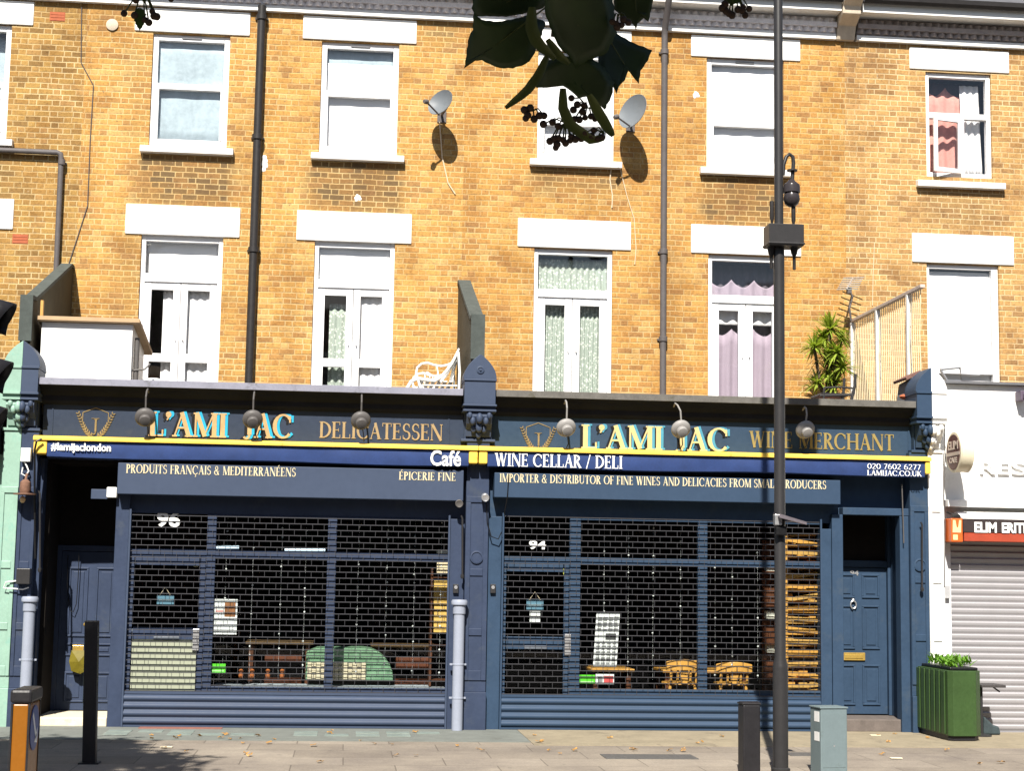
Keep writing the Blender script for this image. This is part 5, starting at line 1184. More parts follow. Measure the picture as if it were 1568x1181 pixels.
# ------------------------------------------------------------ inside the shops
def chair(px, py, rz, label, y):
    """farmhouse chair: broad top rail on turned spindles"""
    c = at(px, py, y); t = thing("wooden_chair", label, "chair", (c.x, y, 0.04), rz, "wooden chairs in the wine shop")
    zt = c.z-0.04; w = .215
    mb = MB(); n = 10; top = [(-w+2*w*k/n, -.05*(1-((k-n/2)/(n/2))**2)) for k in range(n+1)]
    zc = [.03*(1-((k-n/2)/(n/2))**2) for k in range(n+1)]
    vs = []; 
    for (x, y_), zz in zip(top, zc): vs += [(x, y_-.016, zt-.10), (x, y_+.016, zt-.10), (x, y_+.016, zt+zz), (x, y_-.016, zt+zz)]
    fs = [(4*k+j, 4*k+4+j, 4*k+4+(j+1) % 4, 4*k+(j+1) % 4) for k in range(n) for j in range(4)]+[(0, 1, 2, 3), (4*n+3, 4*n+2, 4*n+1, 4*n)]
    mb.add(vs, fs); mb.build("top_rail", WOODMID, t, bev=.008, local=True)
    for k in (1, 3, 7, 9):
        x, y_ = top[k]; mb = MB(); pr = [.012, .018, .012, .02, .014, .012]
        mb.tube([(x*.9, y_*.6+.02*(1-j/5), .46+(zt-.10-.46)*j/5) for j in range(6)], pr, 8); mb.build("spindle", WOODMID, t, smooth=True, local=True)
    mb = MB(); mb.prism([(-.035, .46), (.035, .46), (.05, .58), (.028, .68), (.06, zt-.10), (-.06, zt-.10), (-.028, .68), (-.05, .58)], -.035, -.018); mb.build("splat", WOODMID, t, local=True)
    mb = MB(); mb.lathe([(.20, 0), (.215, .015), (.21, .035), (.0, .03)], (0, .20, .43), (0, 0, 1), 20); mb.build("seat", WOODMID, t, smooth=True, local=True)
    for sx, sy in ((-.15, .05), (.15, .05), (-.15, .34), (.15, .34)): MB().tube([(sx, sy, .435), (sx*1.2, sy*1.1-.02, 0)], [.02, .013], 8).build("leg", WOODMID, t, local=True)
chair(1047, 1014, R(4), "wooden chair with a broad top rail, left of the pair by the wine shop window", S+.55)
chair(1124, 1018, R(-5), "wooden chair with a broad top rail, next to the second mullion of the wine shop", S+.55)
def table(label, px0, px1, py, y, mt, dep=.7, group=None):
    x0, x1, z = ax(px0, py, y), ax(px1, py, y), az((px0+px1)/2, py, y); t = thing("table", label, "table", ((x0+x1)/2, y, .04), group=group)
    MB().box(x0, x1, y, y+dep, z-.035, z).build("table_top", mt, t, bev=.006)
    for x in (x0+.04, x1-.09):
        for yy in (y+.05, y+dep-.1): MB().box(x, x+.05, yy, yy+.05, .04, z-.036).build("leg", WOODDARK, t)
table("wooden table beside the notice board in the wine shop", 905, 972, 1025, S+.75, WOODMID)
table("long wooden table behind the two wooden chairs", 1015, 1150, 1027, S+1.05, WOODMID)
CORD = paint("plaited_edge", (.12, .07, .03), .8, .5, 40)
table("brown plaited edge table in the delicatessen, left of the green basket", 376, 480, 983, S+.9, CORD, .6); table("brown plaited edge table in the delicatessen, right of the green basket", 568, 668, 988, S+.9, CORD, .6)
# crate rack at the right end of the wine shop
y = S+.12; x0, x1 = ax(1201, 1000, y), ax(1262, 1000, y); t = thing("bottle_rack", "pale pine rack of tilted crates at the right end of the wine shop window", "rack", ((x0+x1)/2, y, .04))
for a in (x0, x1-.045):
    for yy in (y, y+.36): MB().box(a, a+.045, yy, yy+.04, .05, 2.26).build("upright", WOODMID, t)
rn = random.Random(5); zz = .36; k = 0
while zz < 2.2:
    tl = rn.uniform(-.035, .035); mb = MB(); a, b = x0+.047, x1-.047
    mb.prism([(a, zz+tl), (b, zz-tl), (b, zz-tl+.045), (a, zz+tl+.045)], y+.004, y+.022); mb.box(a, b, y+.03, y+.38, zz-.03, zz-.012); mb.prism([(a, zz+.085), (b, zz+.085+tl*.6), (b, zz+.105+tl*.6), (a, zz+.105)], y+.10, y+.12)
    mb.build("shelf", WOODPALE if k % 2 else WOODMID, t)
    for j in range(3):
        if rn.random() < .75:
            u = a+(b-a)*(j+.1)/3; w_ = (b-a)/3*rn.uniform(.5, .85); q = MB().box(u, u+w_, y+.05+rn.uniform(0, .06), y+.3, zz-.01, zz+rn.uniform(.03, .075)); q.build("crate_board", (WOODPALE, WOODMID, WOODDARK)[rn.randrange(3)], t)
    zz += .128; k += 1
for px, py, lab in ((1215, 1035, "red and white bottle on the lowest shelf of the pine rack"), (1228, 988, "pale pack lying in the middle of the pine rack"), (1208, 872, "small white pack near the top of the pine rack")):
    c = at(px, py, y+.16); o = MB().lathe([(.03, 0), (.034, .01), (.034, .09), (.012, .13), (.012, .17), (0, .171)], (c.x, c.y, c.z-.05), (.6 if px > 1210 else 0, 0, 1), 12).build("bottle", WHITE if px != 1215 else paint("red_foil", (.45, .05, .05), .4), smooth=True); tag(o, lab, "bottle")
for px, py, lab in ((1180, 870, "pale carton deep in the wine shop, upper one"), (1180, 942, "pale carton deep in the wine shop, middle one"), (1181, 994, "pale carton deep in the wine shop, lowest one")):
    c = at(px, py, S+.5); o = MB().box(c.x-.05, c.x+.05, c.y, c.y+.1, c.z-.045, c.z+.045).box(c.x-.03, c.x+.03, c.y-.003, c.y, c.z-.02, c.z+.02).build("carton", paint("carton_cream", (.6, .58, .5), .7), bev=.004); tag(o, lab, "box", "cartons in the wine shop")
t = MB().box(ax(1168, 1000, S+.62), ax(1200, 1000, S+.62), S+.61, S+.66, .05, 2.2).build("shelf_back", WOODDARK); tag(t, "dark brown shelf upright behind the lamp post", "shelf")
for k in range(4): MB().box(ax(1166, 1000, S+.6), ax(1200, 1000, S+.6), S+.45, S+.609, .55+.42*k, .575+.42*k).build("shelf_board", WOODDARK, t)
# boxes and rolls along the right end of the delicatessen window
for k, (a, b, px0, lab) in enumerate(((842, 856, 670, "white box at the top of the pile in the delicatessen window"), (858, 878, 669, "cream box second from the top in the delicatessen window"), (890, 926, 664, "yellow box in the middle of the delicatessen window pile"), (929, 969, 664, "yellow box at the foot of the delicatessen window pile"))):
    Y = S+.42; o = MB().box(ax(px0, b, Y), ax(687, b, Y), Y, Y+.25, az(675, b, Y), az(675, a, Y)).box(ax(px0, b, Y)+.01, ax(687, b, Y)-.01, Y-.004, Y, az(675, b, Y)+.03, az(675, b, Y)+.045).build("display_box", WHITE if k < 1 else paint("cream_box", (.72, .58, .38), .6, .08) if k == 1 else paint("yellow_box", (.68, .42, .11), .6, .12), bev=.004); tag(o, lab, "box", "boxes in the delicatessen window")
t = MB(); x_ = ax(678, 960, S+.5)
for z in (0.5, .9, 1.3, 1.69): t.box(x_-.14, x_+.14, S+.42, S+.70, z, z+.02)
for z0 in (.05,): t.box(x_-.15, x_-.13, S+.42, S+.70, .05, 1.8)
tag(t.build("display_shelf", WOODDARK), "dark narrow shelf carrying the delicatessen window boxes", "shelf")
tag(MB().tube([(ax(689, 940, S+.3), S+.3, .5), (ax(689, 940, S+.3), S+.3, 2.0)], .012, 6).build("glass_edge_strip", WHITE, smooth=True), "thin white strip standing at the right end of the delicatessen window", "strip")
# green round ended basket with wicker side
Y = S+.48; x0, x1 = ax(468, 1020, Y), ax(603, 1030, Y); zb, zt_ = az(535, 1043, Y), az(535, 992, Y)
t = thing("display_basket", "green lined wicker basket with one rounded end in the delicatessen window", "basket", ((x0+x1)/2, Y, zb))
pl = [(x0, zb), (x1, zb)]+[(x1-.36+.36*cos(R(a)), zb+(zt_-zb)*sin(R(a))) for a in range(15, 91, 15)]+[(x0+.12, zt_-.01), (x0, zt_-.06)]
MB().prism(pl, Y+.03, Y+.42).build("green_lining", paint("sage_cloth", (.15, .27, .16), .9, .35, 7, bmp=.5, dirt=(.22, .33, .22)), t, bev=.02)
mb = MB()
for r_ in range(6):
    for k in range(13):
        a = x0+.02+(x1-.34-x0)*k/13; mb.box(a, a+(x1-.34-x0)/13*.93, Y+.004-.010*((k+r_) % 2), Y+.028, zb+.035*r_, zb+.035*r_+.032)
mb.build("wicker_side", paint("pale_wicker", (.55, .47, .33), .8, .2, 20), t, bev=.006)
def notice(name, label, cat, px0, px1, py0, py1, marks, y=S+.030, mt=WHITE, lean=0):
    Y = y; x0, x1 = ax(px0, py1, Y), ax(px1, py1, Y); z0, z1 = az((px0+px1)/2, py1, Y), az((px0+px1)/2, py0, Y)
    mb = MB().prism([(x0, z0), (x1, z0), (x1+lean, z1), (x0+lean, z1)], Y, Y+.004); o = mb.build(name, mt); off = o.location
    for (u0, u1, v0, v1, m_, nm) in marks:
        q = MB().prism([(x0+(x1-x0)*u0+lean*v0, z0+(z1-z0)*v0), (x0+(x1-x0)*u1+lean*v0, z0+(z1-z0)*v0), (x0+(x1-x0)*u1+lean*v1, z0+(z1-z0)*v1), (x0+(x1-x0)*u0+lean*v1, z0+(z1-z0)*v1)], Y-.002, Y); q.build(nm, m_, o)
    return tag(o, label, cat)
GREYINK = paint("grey_ink", (.22, .22, .22), .8); BROWNPIC = paint("brown_picture", (.24, .10, .04), .7, .5, 25); REDP = paint("red_print", (.55, .08, .08), .6); PINKP = paint("pink_print", (.7, .35, .32), .6)
mk = [(.5, .93, .50, .92, BROWNPIC, "picture"), (.15, .45, .62, .70, PINKP, "heading")]+[(.10, .9, .06+.07*k, .085+.07*k, paint("faint_ink", (.5, .5, .5), .8), "text_line") for k in range(6)]
notice("menu_poster", "white poster with a brown picture in the delicatessen window", "poster", 323, 362, 918, 972, mk)
rn = random.Random(2); mk = []
for k in range(8):
    for j in range(4): mk.append((.08+.23*j, .08+.23*j+rn.uniform(.13, .2), .05+.052*k, .085+.052*k, GREYINK, "text_block"))
for k in range(5):
    for j in range(4): mk.append((.08+.23*j, .08+.23*j+rn.uniform(.13, .2), .68+.055*k, .70+.055*k+rn.uniform(.0, .02), GREYINK, "text_block"))
mk.append((.45, .9, .50, .62, paint("dark_ink", (.06, .06, .06), .8), "picture"))
notice("menu_poster", "tall white price list leaning in the wine shop window", "poster", 908, 944, 939, 1022, mk, lean=.035)
GRN = paint("bright_green_card", (.10, .55, .03), .5, .1)
notice("window_card", "bright green card in the delicatessen window", "card", 321, 345, 1017, 1031, [(.1, .9, .15, .3, paint("pale_green_print", (.4, .75, .3), .6), "print")], mt=GRN)
notice("window_card", "bright green card in the wine shop window", "card", 886, 911, 1034, 1048, [(.1, .9, .15, .3, paint("pale_green_print", (.4, .75, .3)), "print")], mt=GRN)
notice("window_card", "white and red card beside the green card in the wine shop window", "card", 912, 940, 1033, 1049, [(.45, .95, .15, .85, REDP, "red_panel"), (.12, .36, .2, .8, GREYINK, "print")])
BLUEC = paint("teal_blue_card", (.10, .20, .27), .6, .1)
for a, b, lab in (((240, 266, 912, 926), 253, "teal hanging sign in the delicatessen door"), ((806, 832, 919, 934), 819, "teal hanging sign in the wine shop door")):
    o = notice("hanging_sign", lab, "sign", a[0], a[1], a[2], a[3], [(.12, .88, .30, .55, paint("pale_print", (.35, .5, .55), .7), "print")], mt=BLUEC)
    q0 = at(a[0]+4, a[2]+1, S+.032); q1 = at((a[0]+a[1])/2, a[2]-12, S+.032); q2 = at(a[1]-4, a[2]+1, S+.032); MB().tube([q0, q1, q2], .004, 5).build("string", CABLE, o)
notice("window_card", "small white card pair under the teal sign of the wine shop door", "card", 811, 827, 936, 953, [(.0, 1, .42, .55, BLACKP, "gap")])
for px, py, lab in ((300, 863, "round pale sticker in the delicatessen door"), (867, 876, "round yellow green sticker in the wine shop door")):
    c = at(px, py, S+.030); tag(MB().lathe([(.045, 0), (.045, .004)], c, (0, -1, 0), 20).build("sticker", paint("lime_sticker" if px > 500 else "cream_sticker", (.55, .6, .12) if px > 500 else (.62, .58, .35), .5)), lab, "sticker")
for px0, px1, py, lab in ((326, 366, 839, "short painted sun glint along the delicatessen transom, nearer the door"), (436, 498, 843, "long painted sun glint along the delicatessen transom, beside the second mullion"), (202, 240, 966, "short painted sun glint on the middle rail of the delicatessen door"), (262, 303, 967, "painted sun glint beside the lock of the delicatessen door")):
    tag(MB().tube([at(px0, py, S+.028), at(px1, py, S+.028)], .022, 10).build("tube", paint("glint_blue", (.50, .66, .78), .3, .15, 6), smooth=True), lab, "tube")  # pale tubes added in place of sun glints on transom and door
RED_BR = paint("red_brown_seat", (.11, .032, .013), .6, .35, 8)
for px0, px1, py0, py1, lab in ((405, 462, 1003, 1014, "red brown bench back in the delicatessen, left of the green basket"), (606, 662, 1006, 1024, "red brown bench back in the delicatessen, right of the green basket")):
    Y = S+.8; x0, x1 = ax(px0, py1, Y), ax(px1, py1, Y); z0, z1 = az(px0, py1, Y), az(px0, py0, Y); t = thing("bench_seat", lab, "bench", ((x0+x1)/2, Y, .04)); MB().box(x0, x1, Y, Y+.05, z0, z1).build("backrest", RED_BR, t, bev=.01); MB().box(x0, x1, Y+.05, Y+.4, .44, .48).build("seat", RED_BR, t); MB().box(x0, x0+.04, Y+.05, Y+.4, .04, .44).box(x1-.04, x1, Y+.05, Y+.4, .04, .44).build("leg", RED_BR, t)
for i, px in enumerate((369, 386, 410, 432)):
    Y = S+.42; c = at(px, 1032, Y); tag(MB().lathe([(.02, 0), (.03, .03), (.018, .06), (.028, .085), (.014, .1), (0, .101)], (c.x, Y, c.z-.05), (0, 0, 1), 10).build("jar", paint("amber_jar", (.34, .10, .025), .35, .2), smooth=True), "small amber jar standing on the delicatessen window sill", "jar", "jars on the window sill")
tag(MB().box(-2.87, -.25, S+.18, S+.75, .36, .44).build("window_shelf", paint("pale_shelf", (.46, .50, .54), .5, .35, 1.5)), "pale display shelf along the foot of the delicatessen window", "shelf")
tag(MB().box(1.265, 4.08, S+.18, S+.30, .36, .44).build("window_shelf", WOODDARK), "dark wooden ledge along the foot of the wine shop window", "shelf")
# strings of white beads hanging in the windows
rn = random.Random(21)
for px in (341, 385, 428, 462, 512, 553, 594, 634, 672): pass
def beads(px, yy, lab, grp):
    c = at(px, 900, yy); mb = MB(); mb.tube([(c.x, yy, .55), (c.x, yy, 2.34)], .0007, 3); z = 2.25+rn.uniform(-.1, .1)
    while z > .6: mb.ball((c.x+rn.uniform(-.004, .004), yy, z), .0115, 6); z -= rn.choice((.10, .17, .26, .33))
    tag(mb.build("bead_string", WHITE, smooth=True), lab, "beads", grp)
for px in (345, 386, 430, 467, 548, 552+40, 596+38, 675): beads(px, S+.30, "string of tiny white beads hanging in the delicatessen window", "bead strings in the delicatessen")
for px in (925, 962, 1000, 1042, 1095, 1121, 1160): beads(px, S+.30, "string of tiny white beads hanging in the wine shop window", "bead strings in the wine shop")

# ------------------------------------------------------------ street furniture
LX, LY = 2.487, -7.0
t = thing("lamp_post", "tall dark grey lamp post with a camera on a hooked arm, right of centre", "lamp post", (LX, LY, 0))
MB().lathe([(.085, 0), (.085, .05), (.068, .06), (.068, .93), (.066, .96), (.050, 1.03), (.050, 4.84)], (LX, LY, 0), (0, 0, 1), 24).build("lower_pole", POLE, t, smooth=True, ang=30)
MB().lathe([(.048, 4.84), (.042, 5.02), (.041, 8.55), (.03, 8.6)], (LX, LY, 0), (0, 0, 1), 20).build("upper_pole", POLE, t, smooth=True, ang=30)
x0, x1 = ax(1173, 362, LY), ax(1226, 362, LY); z0, z1 = az(1190, 379, LY), az(1190, 346, LY)
bxm = MB().box(x0, x1, LY-.12, LY+.10, z0, z1).box(x0-.008, x1+.008, LY-.128, LY+.108, z0+.01, z0+.03); bxm.build("equipment_box", POLE, t, bev=.008)
for px, a, b in ((1181, 379, 411), (1216, 379, 413)):
    q = at(px, a, LY); q2 = at(px, b, LY); MB().lathe([(.04, 0), (.028, .06), (.016, .08), (.015, q.z-q2.z)], q, (0, 0, -1), 12).build("cable_gland", BLACKIRON, t, smooth=True)
for px, a, b in ((1182, 308, 338), (1215, 316, 341)):
    q = at(px, b, LY); q2 = at(px, a, LY); MB().lathe([(.008, -.04), (.014, 0), (.02, .02), (.02, q2.z-q.z)], q, (0, 0, 1), 10).build("aerial_rod", RUST if 0 else BLACKIRON, t, smooth=True)
cx = ax(1212, 290, LY); q = lambda a, b: at(a, b, LY)
MB().tube([q(1199, 268), q(1200, 252), q(1204, 240), q(1209, 236), q(1214, 240), q(1215, 250), q(1214, 262), q(1213, 276)], .018, 10).lathe([(.05, 0), (.05, .012)], q(1213, 262), (0, 0, 1), 12).build("hooked_arm", POLE, t, smooth=True)
c = q(1212, 275); MB().lathe([(.022, 0), (.04, -.02), (.075, -.05), (.08, -.07), (.08, -.125), (.066, -.13), (.072, -.15), (.078, -.19), (.062, -.235), (.03, -.258), (0, -.262)], c, (0, 0, 1), 22).build("dome_camera", paint("camera_black", (.035, .03, .032), .22, .2), t, smooth=True, ang=35)
c = q(1205, 797); MB().prismx([(-.10, .055), (.14, -.05), (.14, -.035), (-.10, .07)], 0, .22); mb = MB(); mb.add([(c.x-.12, LY-.19, c.z+.05), (c.x+.13, LY-.19, c.z-.02), (c.x+.13, LY+.02, c.z-.005), (c.x-.12, LY+.02, c.z+.065), (c.x-.12, LY-.19, c.z+.015), (c.x+.13, LY-.19, c.z-.045), (c.x+.13, LY+.02, c.z-.03), (c.x-.12, LY+.02, c.z+.03)], [(0, 1, 2, 3), (7, 6, 5, 4), (0, 4, 5, 1), (1, 5, 6, 2), (2, 6, 7, 3), (3, 7, 4, 0)]); mb.build("solar_panel", paint("violet_grey", (.12, .105, .12), .35), t)
c = q(1187, 797); MB().box(c.x-.035, c.x+.03, LY-.13, LY-.051, c.z-.05, c.z+.05).build("clamp", STEEL, t, bev=.008); MB().box(c.x-.02, c.x+.08, LY-.11, LY-.052, c.z-.14, c.z-.06).build("sensor", BLACKP, t, bev=.01)
lx = LX+.46
MB().tube([(LX, LY, 8.42), (LX+.2, LY, 8.52), (lx, LY, 8.50), (lx, LY, 8.30)], .025, 10).build("lantern_arm", POLE, t, smooth=True)
MB().lathe([(.02, 0), (.07, -.03), (.17, -.07), (.20, -.11), (.20, -.13), (.175, -.80), (.12, -.84), (0, -.86)], (lx, LY, 8.30), (0, 0, 1), 16).build("lantern", POLE, t, smooth=True, ang=30)
def rbox(name, label, cat, px0, px1, ptop, Y, dep, mt, rz, extra=None):
    xa, xb = ax(px0, 1150, Y), ax(px1, 1150, Y); h = az((px0+px1)/2, ptop, Y); w = xb-xa
    t = thing(name, label, cat, ((xa+xb)/2, Y+dep/2, 0), rz)
    return t, w, h
t, w, h = rbox("service_post", "squat black metal post left of the lamp post", "post", 1136, 1165, 1077, -7.0, .16, POSTBLK, R(4))
MB().box(-w/2+.006, w/2-.006, -.08, .08, 0, h-.02).build("post_body", POSTBLK, t, local=True, bev=.01); MB().prismx([(-.085, h-.018), (.085, h-.018), (.085, h-.004), (.0, h+.008), (-.085, h-.004)], -w/2, w/2).build("cap", POSTBLK, t, local=True, bev=.004)
t, w, h = rbox("service_cabinet", "low grey green metal cabinet with stickers on its side, right of the lamp post", "cabinet", 1250, 1298, 1084, -7.0, .2, CABGREY, R(9))
w *= .9
MB().box(-w/2, w/2, -.11, .11, 0, h-.012).build("cabinet_body", CABGREY, t, local=True, bev=.008); MB().box(-w/2-.008, w/2+.008, -.118, .118, h-.011, h+.004).build("lid", CABGREY, t, local=True, bev=.004)
mb = MB(); 
for z0, z1 in ((h-.13, h-.04), (h-.30, h-.22)): mb.box(-w/2-.002, -w/2, -.08, .02, z0, z1)
mb.build("sticker", WHITE, t, local=True); MB().lathe([(.008, 0), (.008, .004)], (.0, -.11, h-.34), (0, -1, 0), 10).build("lock", STEEL, t, local=True)
MB().box(-w/2+.02, w/2-.02, -.1125, -.1105, .06, h-.05).build("door_panel", CABGREY, t, local=True, bev=.001)
# bollards
b0 = at(137, 1170, -6.42); t = thing("bollard", "tall slim black square bollard in front of the recessed navy door", "bollard", (b0.x, -6.42, 0)); tp = at(141, 951, -6.42); w = .058
mb = MB(); dx = tp.x-b0.x
vs = [(sx*w, sy*w, 0) for sx, sy in ((-1, -1), (1, -1), (1, 1), (-1, 1))]+[(dx+sx*w, sy*w, tp.z) for sx, sy in ((-1, -1), (1, -1), (1, 1), (-1, 1))]
mb.add(vs, [(3, 2, 1, 0), (4, 5, 6, 7), (0, 1, 5, 4), (1, 2, 6, 5), (2, 3, 7, 6), (3, 0, 4, 7)]); mb.build("bollard_shaft", POSTBLK, t, local=True, bev=.008)
MB().box(-w-.03, w+.03, -w-.03, w+.03, 0, .012).build("foot_plate", POSTBLK, t, local=True)
ox = ax(38, 1055, -12.15); t = thing("traffic_bollard", "amber traffic bollard with a black cap and a blue roundel at lower left", "bollard", (ox, -12, 0)); w = .03
MB().box(-.032-w, .032, -.16, .16, 0.0, .965).build("amber_body", AMBERSHADED, t, local=True, bev=.012); MB().box(-.032-w-.012, .044, -.172, .172, .966, 1.04).build("cap", POSTBLK, t, local=True, bev=.015)
for xx in (-.032-w-.004, .026):
    for yy in (-.166, .152): MB().box(xx, xx+.010, yy, yy+.014, 0, .964).build("edge_strip", POSTBLK, t, local=True)
MB().lathe([(.125, 0), (.125, .004)], (.033, 0, .82), (1, 0, 0), 32).build("roundel", paint("roundel_blue", (.03, .07, .25), .4, .1), t, local=True)
mb = MB(); mb.add([(.0385, -.07-.012, .89), (.0385, -.07+.012, .91), (.0385, .05+.012, .77), (.0385, .05-.012, .75)], [(0, 1, 2, 3)]); mb.add([(.0385, .085, .73), (.0385, .075, .82), (.0385, .0, .74)], [(0, 1, 2)])
o = mb.build("arrow", WHITE, t, local=True)
MB().lathe([(.018, 0), (.018, .004)], (.033, .02, .56), (1, 0, 0), 12).build("bolt", POSTBLK, t, local=True)
# traffic signal cut by the left edge
sx = ax(-22, 560, -12.2); t = thing("traffic_signal", "black traffic signal with three hooded lamps, cut by the left picture edge", "traffic light", (sx-.12, -12.2, 0))
MB().lathe([(.055, 0), (.055, 2.35)], (sx-.12, -12.2, 0), (0, 0, 1), 16).build("signal_pole", POSTBLK, t, smooth=True, ang=30)
MB().box(sx-.22, sx+.005, -12.35, -12.05, 2.28, 3.30).build("signal_head", POSTBLK, t, bev=.02)
for k, zc in enumerate((az(0, 487, -12.2), az(0, 577, -12.2), az(0, 648, -12.2))):
    n = 14; vs = []; 
    for i in range(n+1):
        a = R(-30+240*i/n); L = .15 if k < 2 else .13; vs += [(sx, -12.2+.115*cos(a), zc+.115*sin(a)), (sx+L*(.55+.45*max(0, sin(a))), -12.2+.115*cos(a)*.95, zc+.115*sin(a)*.95-.03)]
    mb = MB(); mb.add(vs, [(2*i, 2*i+1, 2*i+3, 2*i+2) for i in range(n)]); o = mb.build("hood", POSTBLK, t, smooth=True); s2 = o.modifiers.new("t", 'SOLIDIFY'); s2.thickness = .005
    MB().lathe([(.10, 0), (.08, .02), (0, .03)], (sx+.004, -12.2, zc), (1, 0, 0), 18).build("lens", paint(("red_lens", "amber_lens", "green_lens")[k], ((.12, .01, .01), (.14, .06, .01), (.01, .10, .05))[k], .2), t, smooth=True)
# planter
t = thing("street_planter", "dark green panelled metal planter box with fresh green herbs against the right pilaster", "planter", (5.40, -3.3, 0))
pl = [(5.20, -2.90), (5.19, -3.93), (5.235, -3.985), (5.50, -3.965), (5.585, -3.87), (5.60, -2.90)]
hp = .765
MB().prismz([(5.21, -2.92), (5.20, -3.91), (5.245, -3.955), (5.49, -3.94), (5.565, -3.85), (5.58, -2.92)], 0.012, .06).build("plinth", POSTBLK, t)
MB().prismz(pl, .06, hp).build("planter_body", GREENP, t, bev=.006)
mb = MB()
for k in range(6): y = -3.86+.155*k; mb.box(5.176, 5.191, y, y+.11, .075, hp-.01)
mb.build("side_panel", GREENP, t, bev=.004)
mb = MB(); mb.box(5.24, 5.56, -3.88, -2.98, hp+.001, hp+.035); mb.build("soil_tray", BLACKP, t, bev=.01)
mb = MB(); rn = random.Random(8)
for k in range(260):
    c = Vector((rn.uniform(5.26, 5.52), rn.uniform(-3.8, -3.1), hp+.03)); th = rn.uniform(0, 2*pi)
    blade(mb, c+Vector((0, 0, rn.uniform(0, .08))), Vector((cos(th)*.6, sin(th)*.6, rn.uniform(.4, 1.2))), rn.uniform(.06, .15), .018, rn.uniform(.1, .5))
mb.build("herbs", HERB, t)
Y = -3.35; t = thing("side_table", "small dark table with a single thin leg beyond the green planter", "table", (ax(1503, 1125, Y), Y, 0))
a, b, z = ax(1497, 1050, Y), ax(1534, 1050, Y), az(1515, 1050, Y)
MB().box(a, b, Y-.12, Y+.25, z-.02, z+.01).build("table_top", paint("dark_table", (.05, .045, .045), .5), t, bev=.004); MB().tube([(ax(1503, 1100, Y), Y, .01), (ax(1503, 1100, Y), Y, z-.02)], .018, 8).lathe([(.11, 0), (.11, .015), (.03, .03)], (ax(1503, 1100, Y), Y, .006), (0, 0, 1), 14).build("leg", POLE, t, smooth=True, ang=30); MB().tube([(b-.12, Y-.05, z-.02), (b-.05, Y-.06, z-.07)], .01, 6).build("latch", POLE, t)
Y = -3.15; c = at(1516, 1125, Y); mb = MB(); mb.prism([(c.x-.10, .008), (c.x+.11, .008), (c.x+.09, .10), (c.x+.02, .12), (c.x-.09, .22)], Y-.06, Y+.12); tag(mb.build("folded_tarp", paint("dark_teal_tarp", (.035, .05, .055), .6, .4, 14), bev=.02), "dark folded tarp on the ground beside the steel shutter", "tarp")

# ------------------------------------------------------------ dry leaves and litter on the pavement
DRY = leafmat("dry_leaf", (.40, .22, .07), .15, .5)
rn = random.Random(31); meshes = []
for k in range(5):
    mb = MB(); n = 9; pts = [(0, 0, .012)]; rr_ = []
    for i in range(n):
        a = 2*pi*i/n; r_ = (.040 if i % 2 else .028)*rn.uniform(.7, 1.2); pts.append((r_*cos(a)*1.3, r_*sin(a), rn.uniform(.002, .025)))
    mb.add(pts, [(0, i+1, (i+1) % n+1) for i in range(n)]); o = mb.build("fallen_leaf", DRY, local=True); meshes.append(o.data); bpy.data.objects.remove(o)
spots = [(275, 1128), (268, 1131), (232, 1127), (305, 1128), (345, 1126), (338, 1131), (352, 1133), (372, 1139), (368, 1132), (376, 1155), (285, 1152), (250, 1146), (232, 1132), (420, 1133), (412, 1139), (383, 1158), (508, 1119), (505, 1124), (480, 1143), (573, 1140), (600, 1141), (607, 1158), (637, 1158), (490, 1168), (552, 1135), (636, 1122), (700, 1143), (732, 1148), (738, 1150), (825, 1138), (830, 1136), (840, 1150), (858, 1155), (968, 1148), (972, 1150), (1026, 1150), (1046, 1148), (1047, 1151), (1068, 1139), (1075, 1137), (934, 1131), (818, 1127), (880, 1150), (1105, 1129), (1345, 1127), (1370, 1125), (1360, 1137), (1352, 1156), (1500, 1171), (1533, 1169), (120, 1108), (154, 1107), (395, 1128), (1450, 1150), (1420, 1131)]
for px, py in spots[::1]:
    d = at(px, py, 0)-CAM; p = CAM+d*((0.008-CAM.z)/d.z); o = bpy.data.objects.new("fallen_leaf", rn.choice(meshes)); scene.collection.objects.link(o)
    o.location = p; o.rotation_euler = (rn.uniform(-.3, .3), rn.uniform(-.3, .3), rn.uniform(0, 6.3)); s_ = rn.uniform(.45, 1.05); o.scale = (s_, s_, s_); tag(o, "dry curled golden leaf lying on the pavement", "leaf", "fallen leaves on the pavement")
for px, py, lab in ((255, 1145, "small pale paper slip on the pavement near the black bollard"), (1340, 1127, "white paper scrap by the doorstep of the six panel door"), (1372, 1162, "pale paper scrap on the pavement below the green planter")):
    d = at(px, py, 0)-CAM; p = CAM+d*((0.008-CAM.z)/d.z); mb = MB().prismz([(p.x-.06, p.y-.03), (p.x+.055, p.y-.035), (p.x+.06, p.y+.03), (p.x-.055, p.y+.035)], .0095, .014); tag(mb.build("paper_scrap", paint("paper", (.75, .68, .5), .8)), lab, "litter")

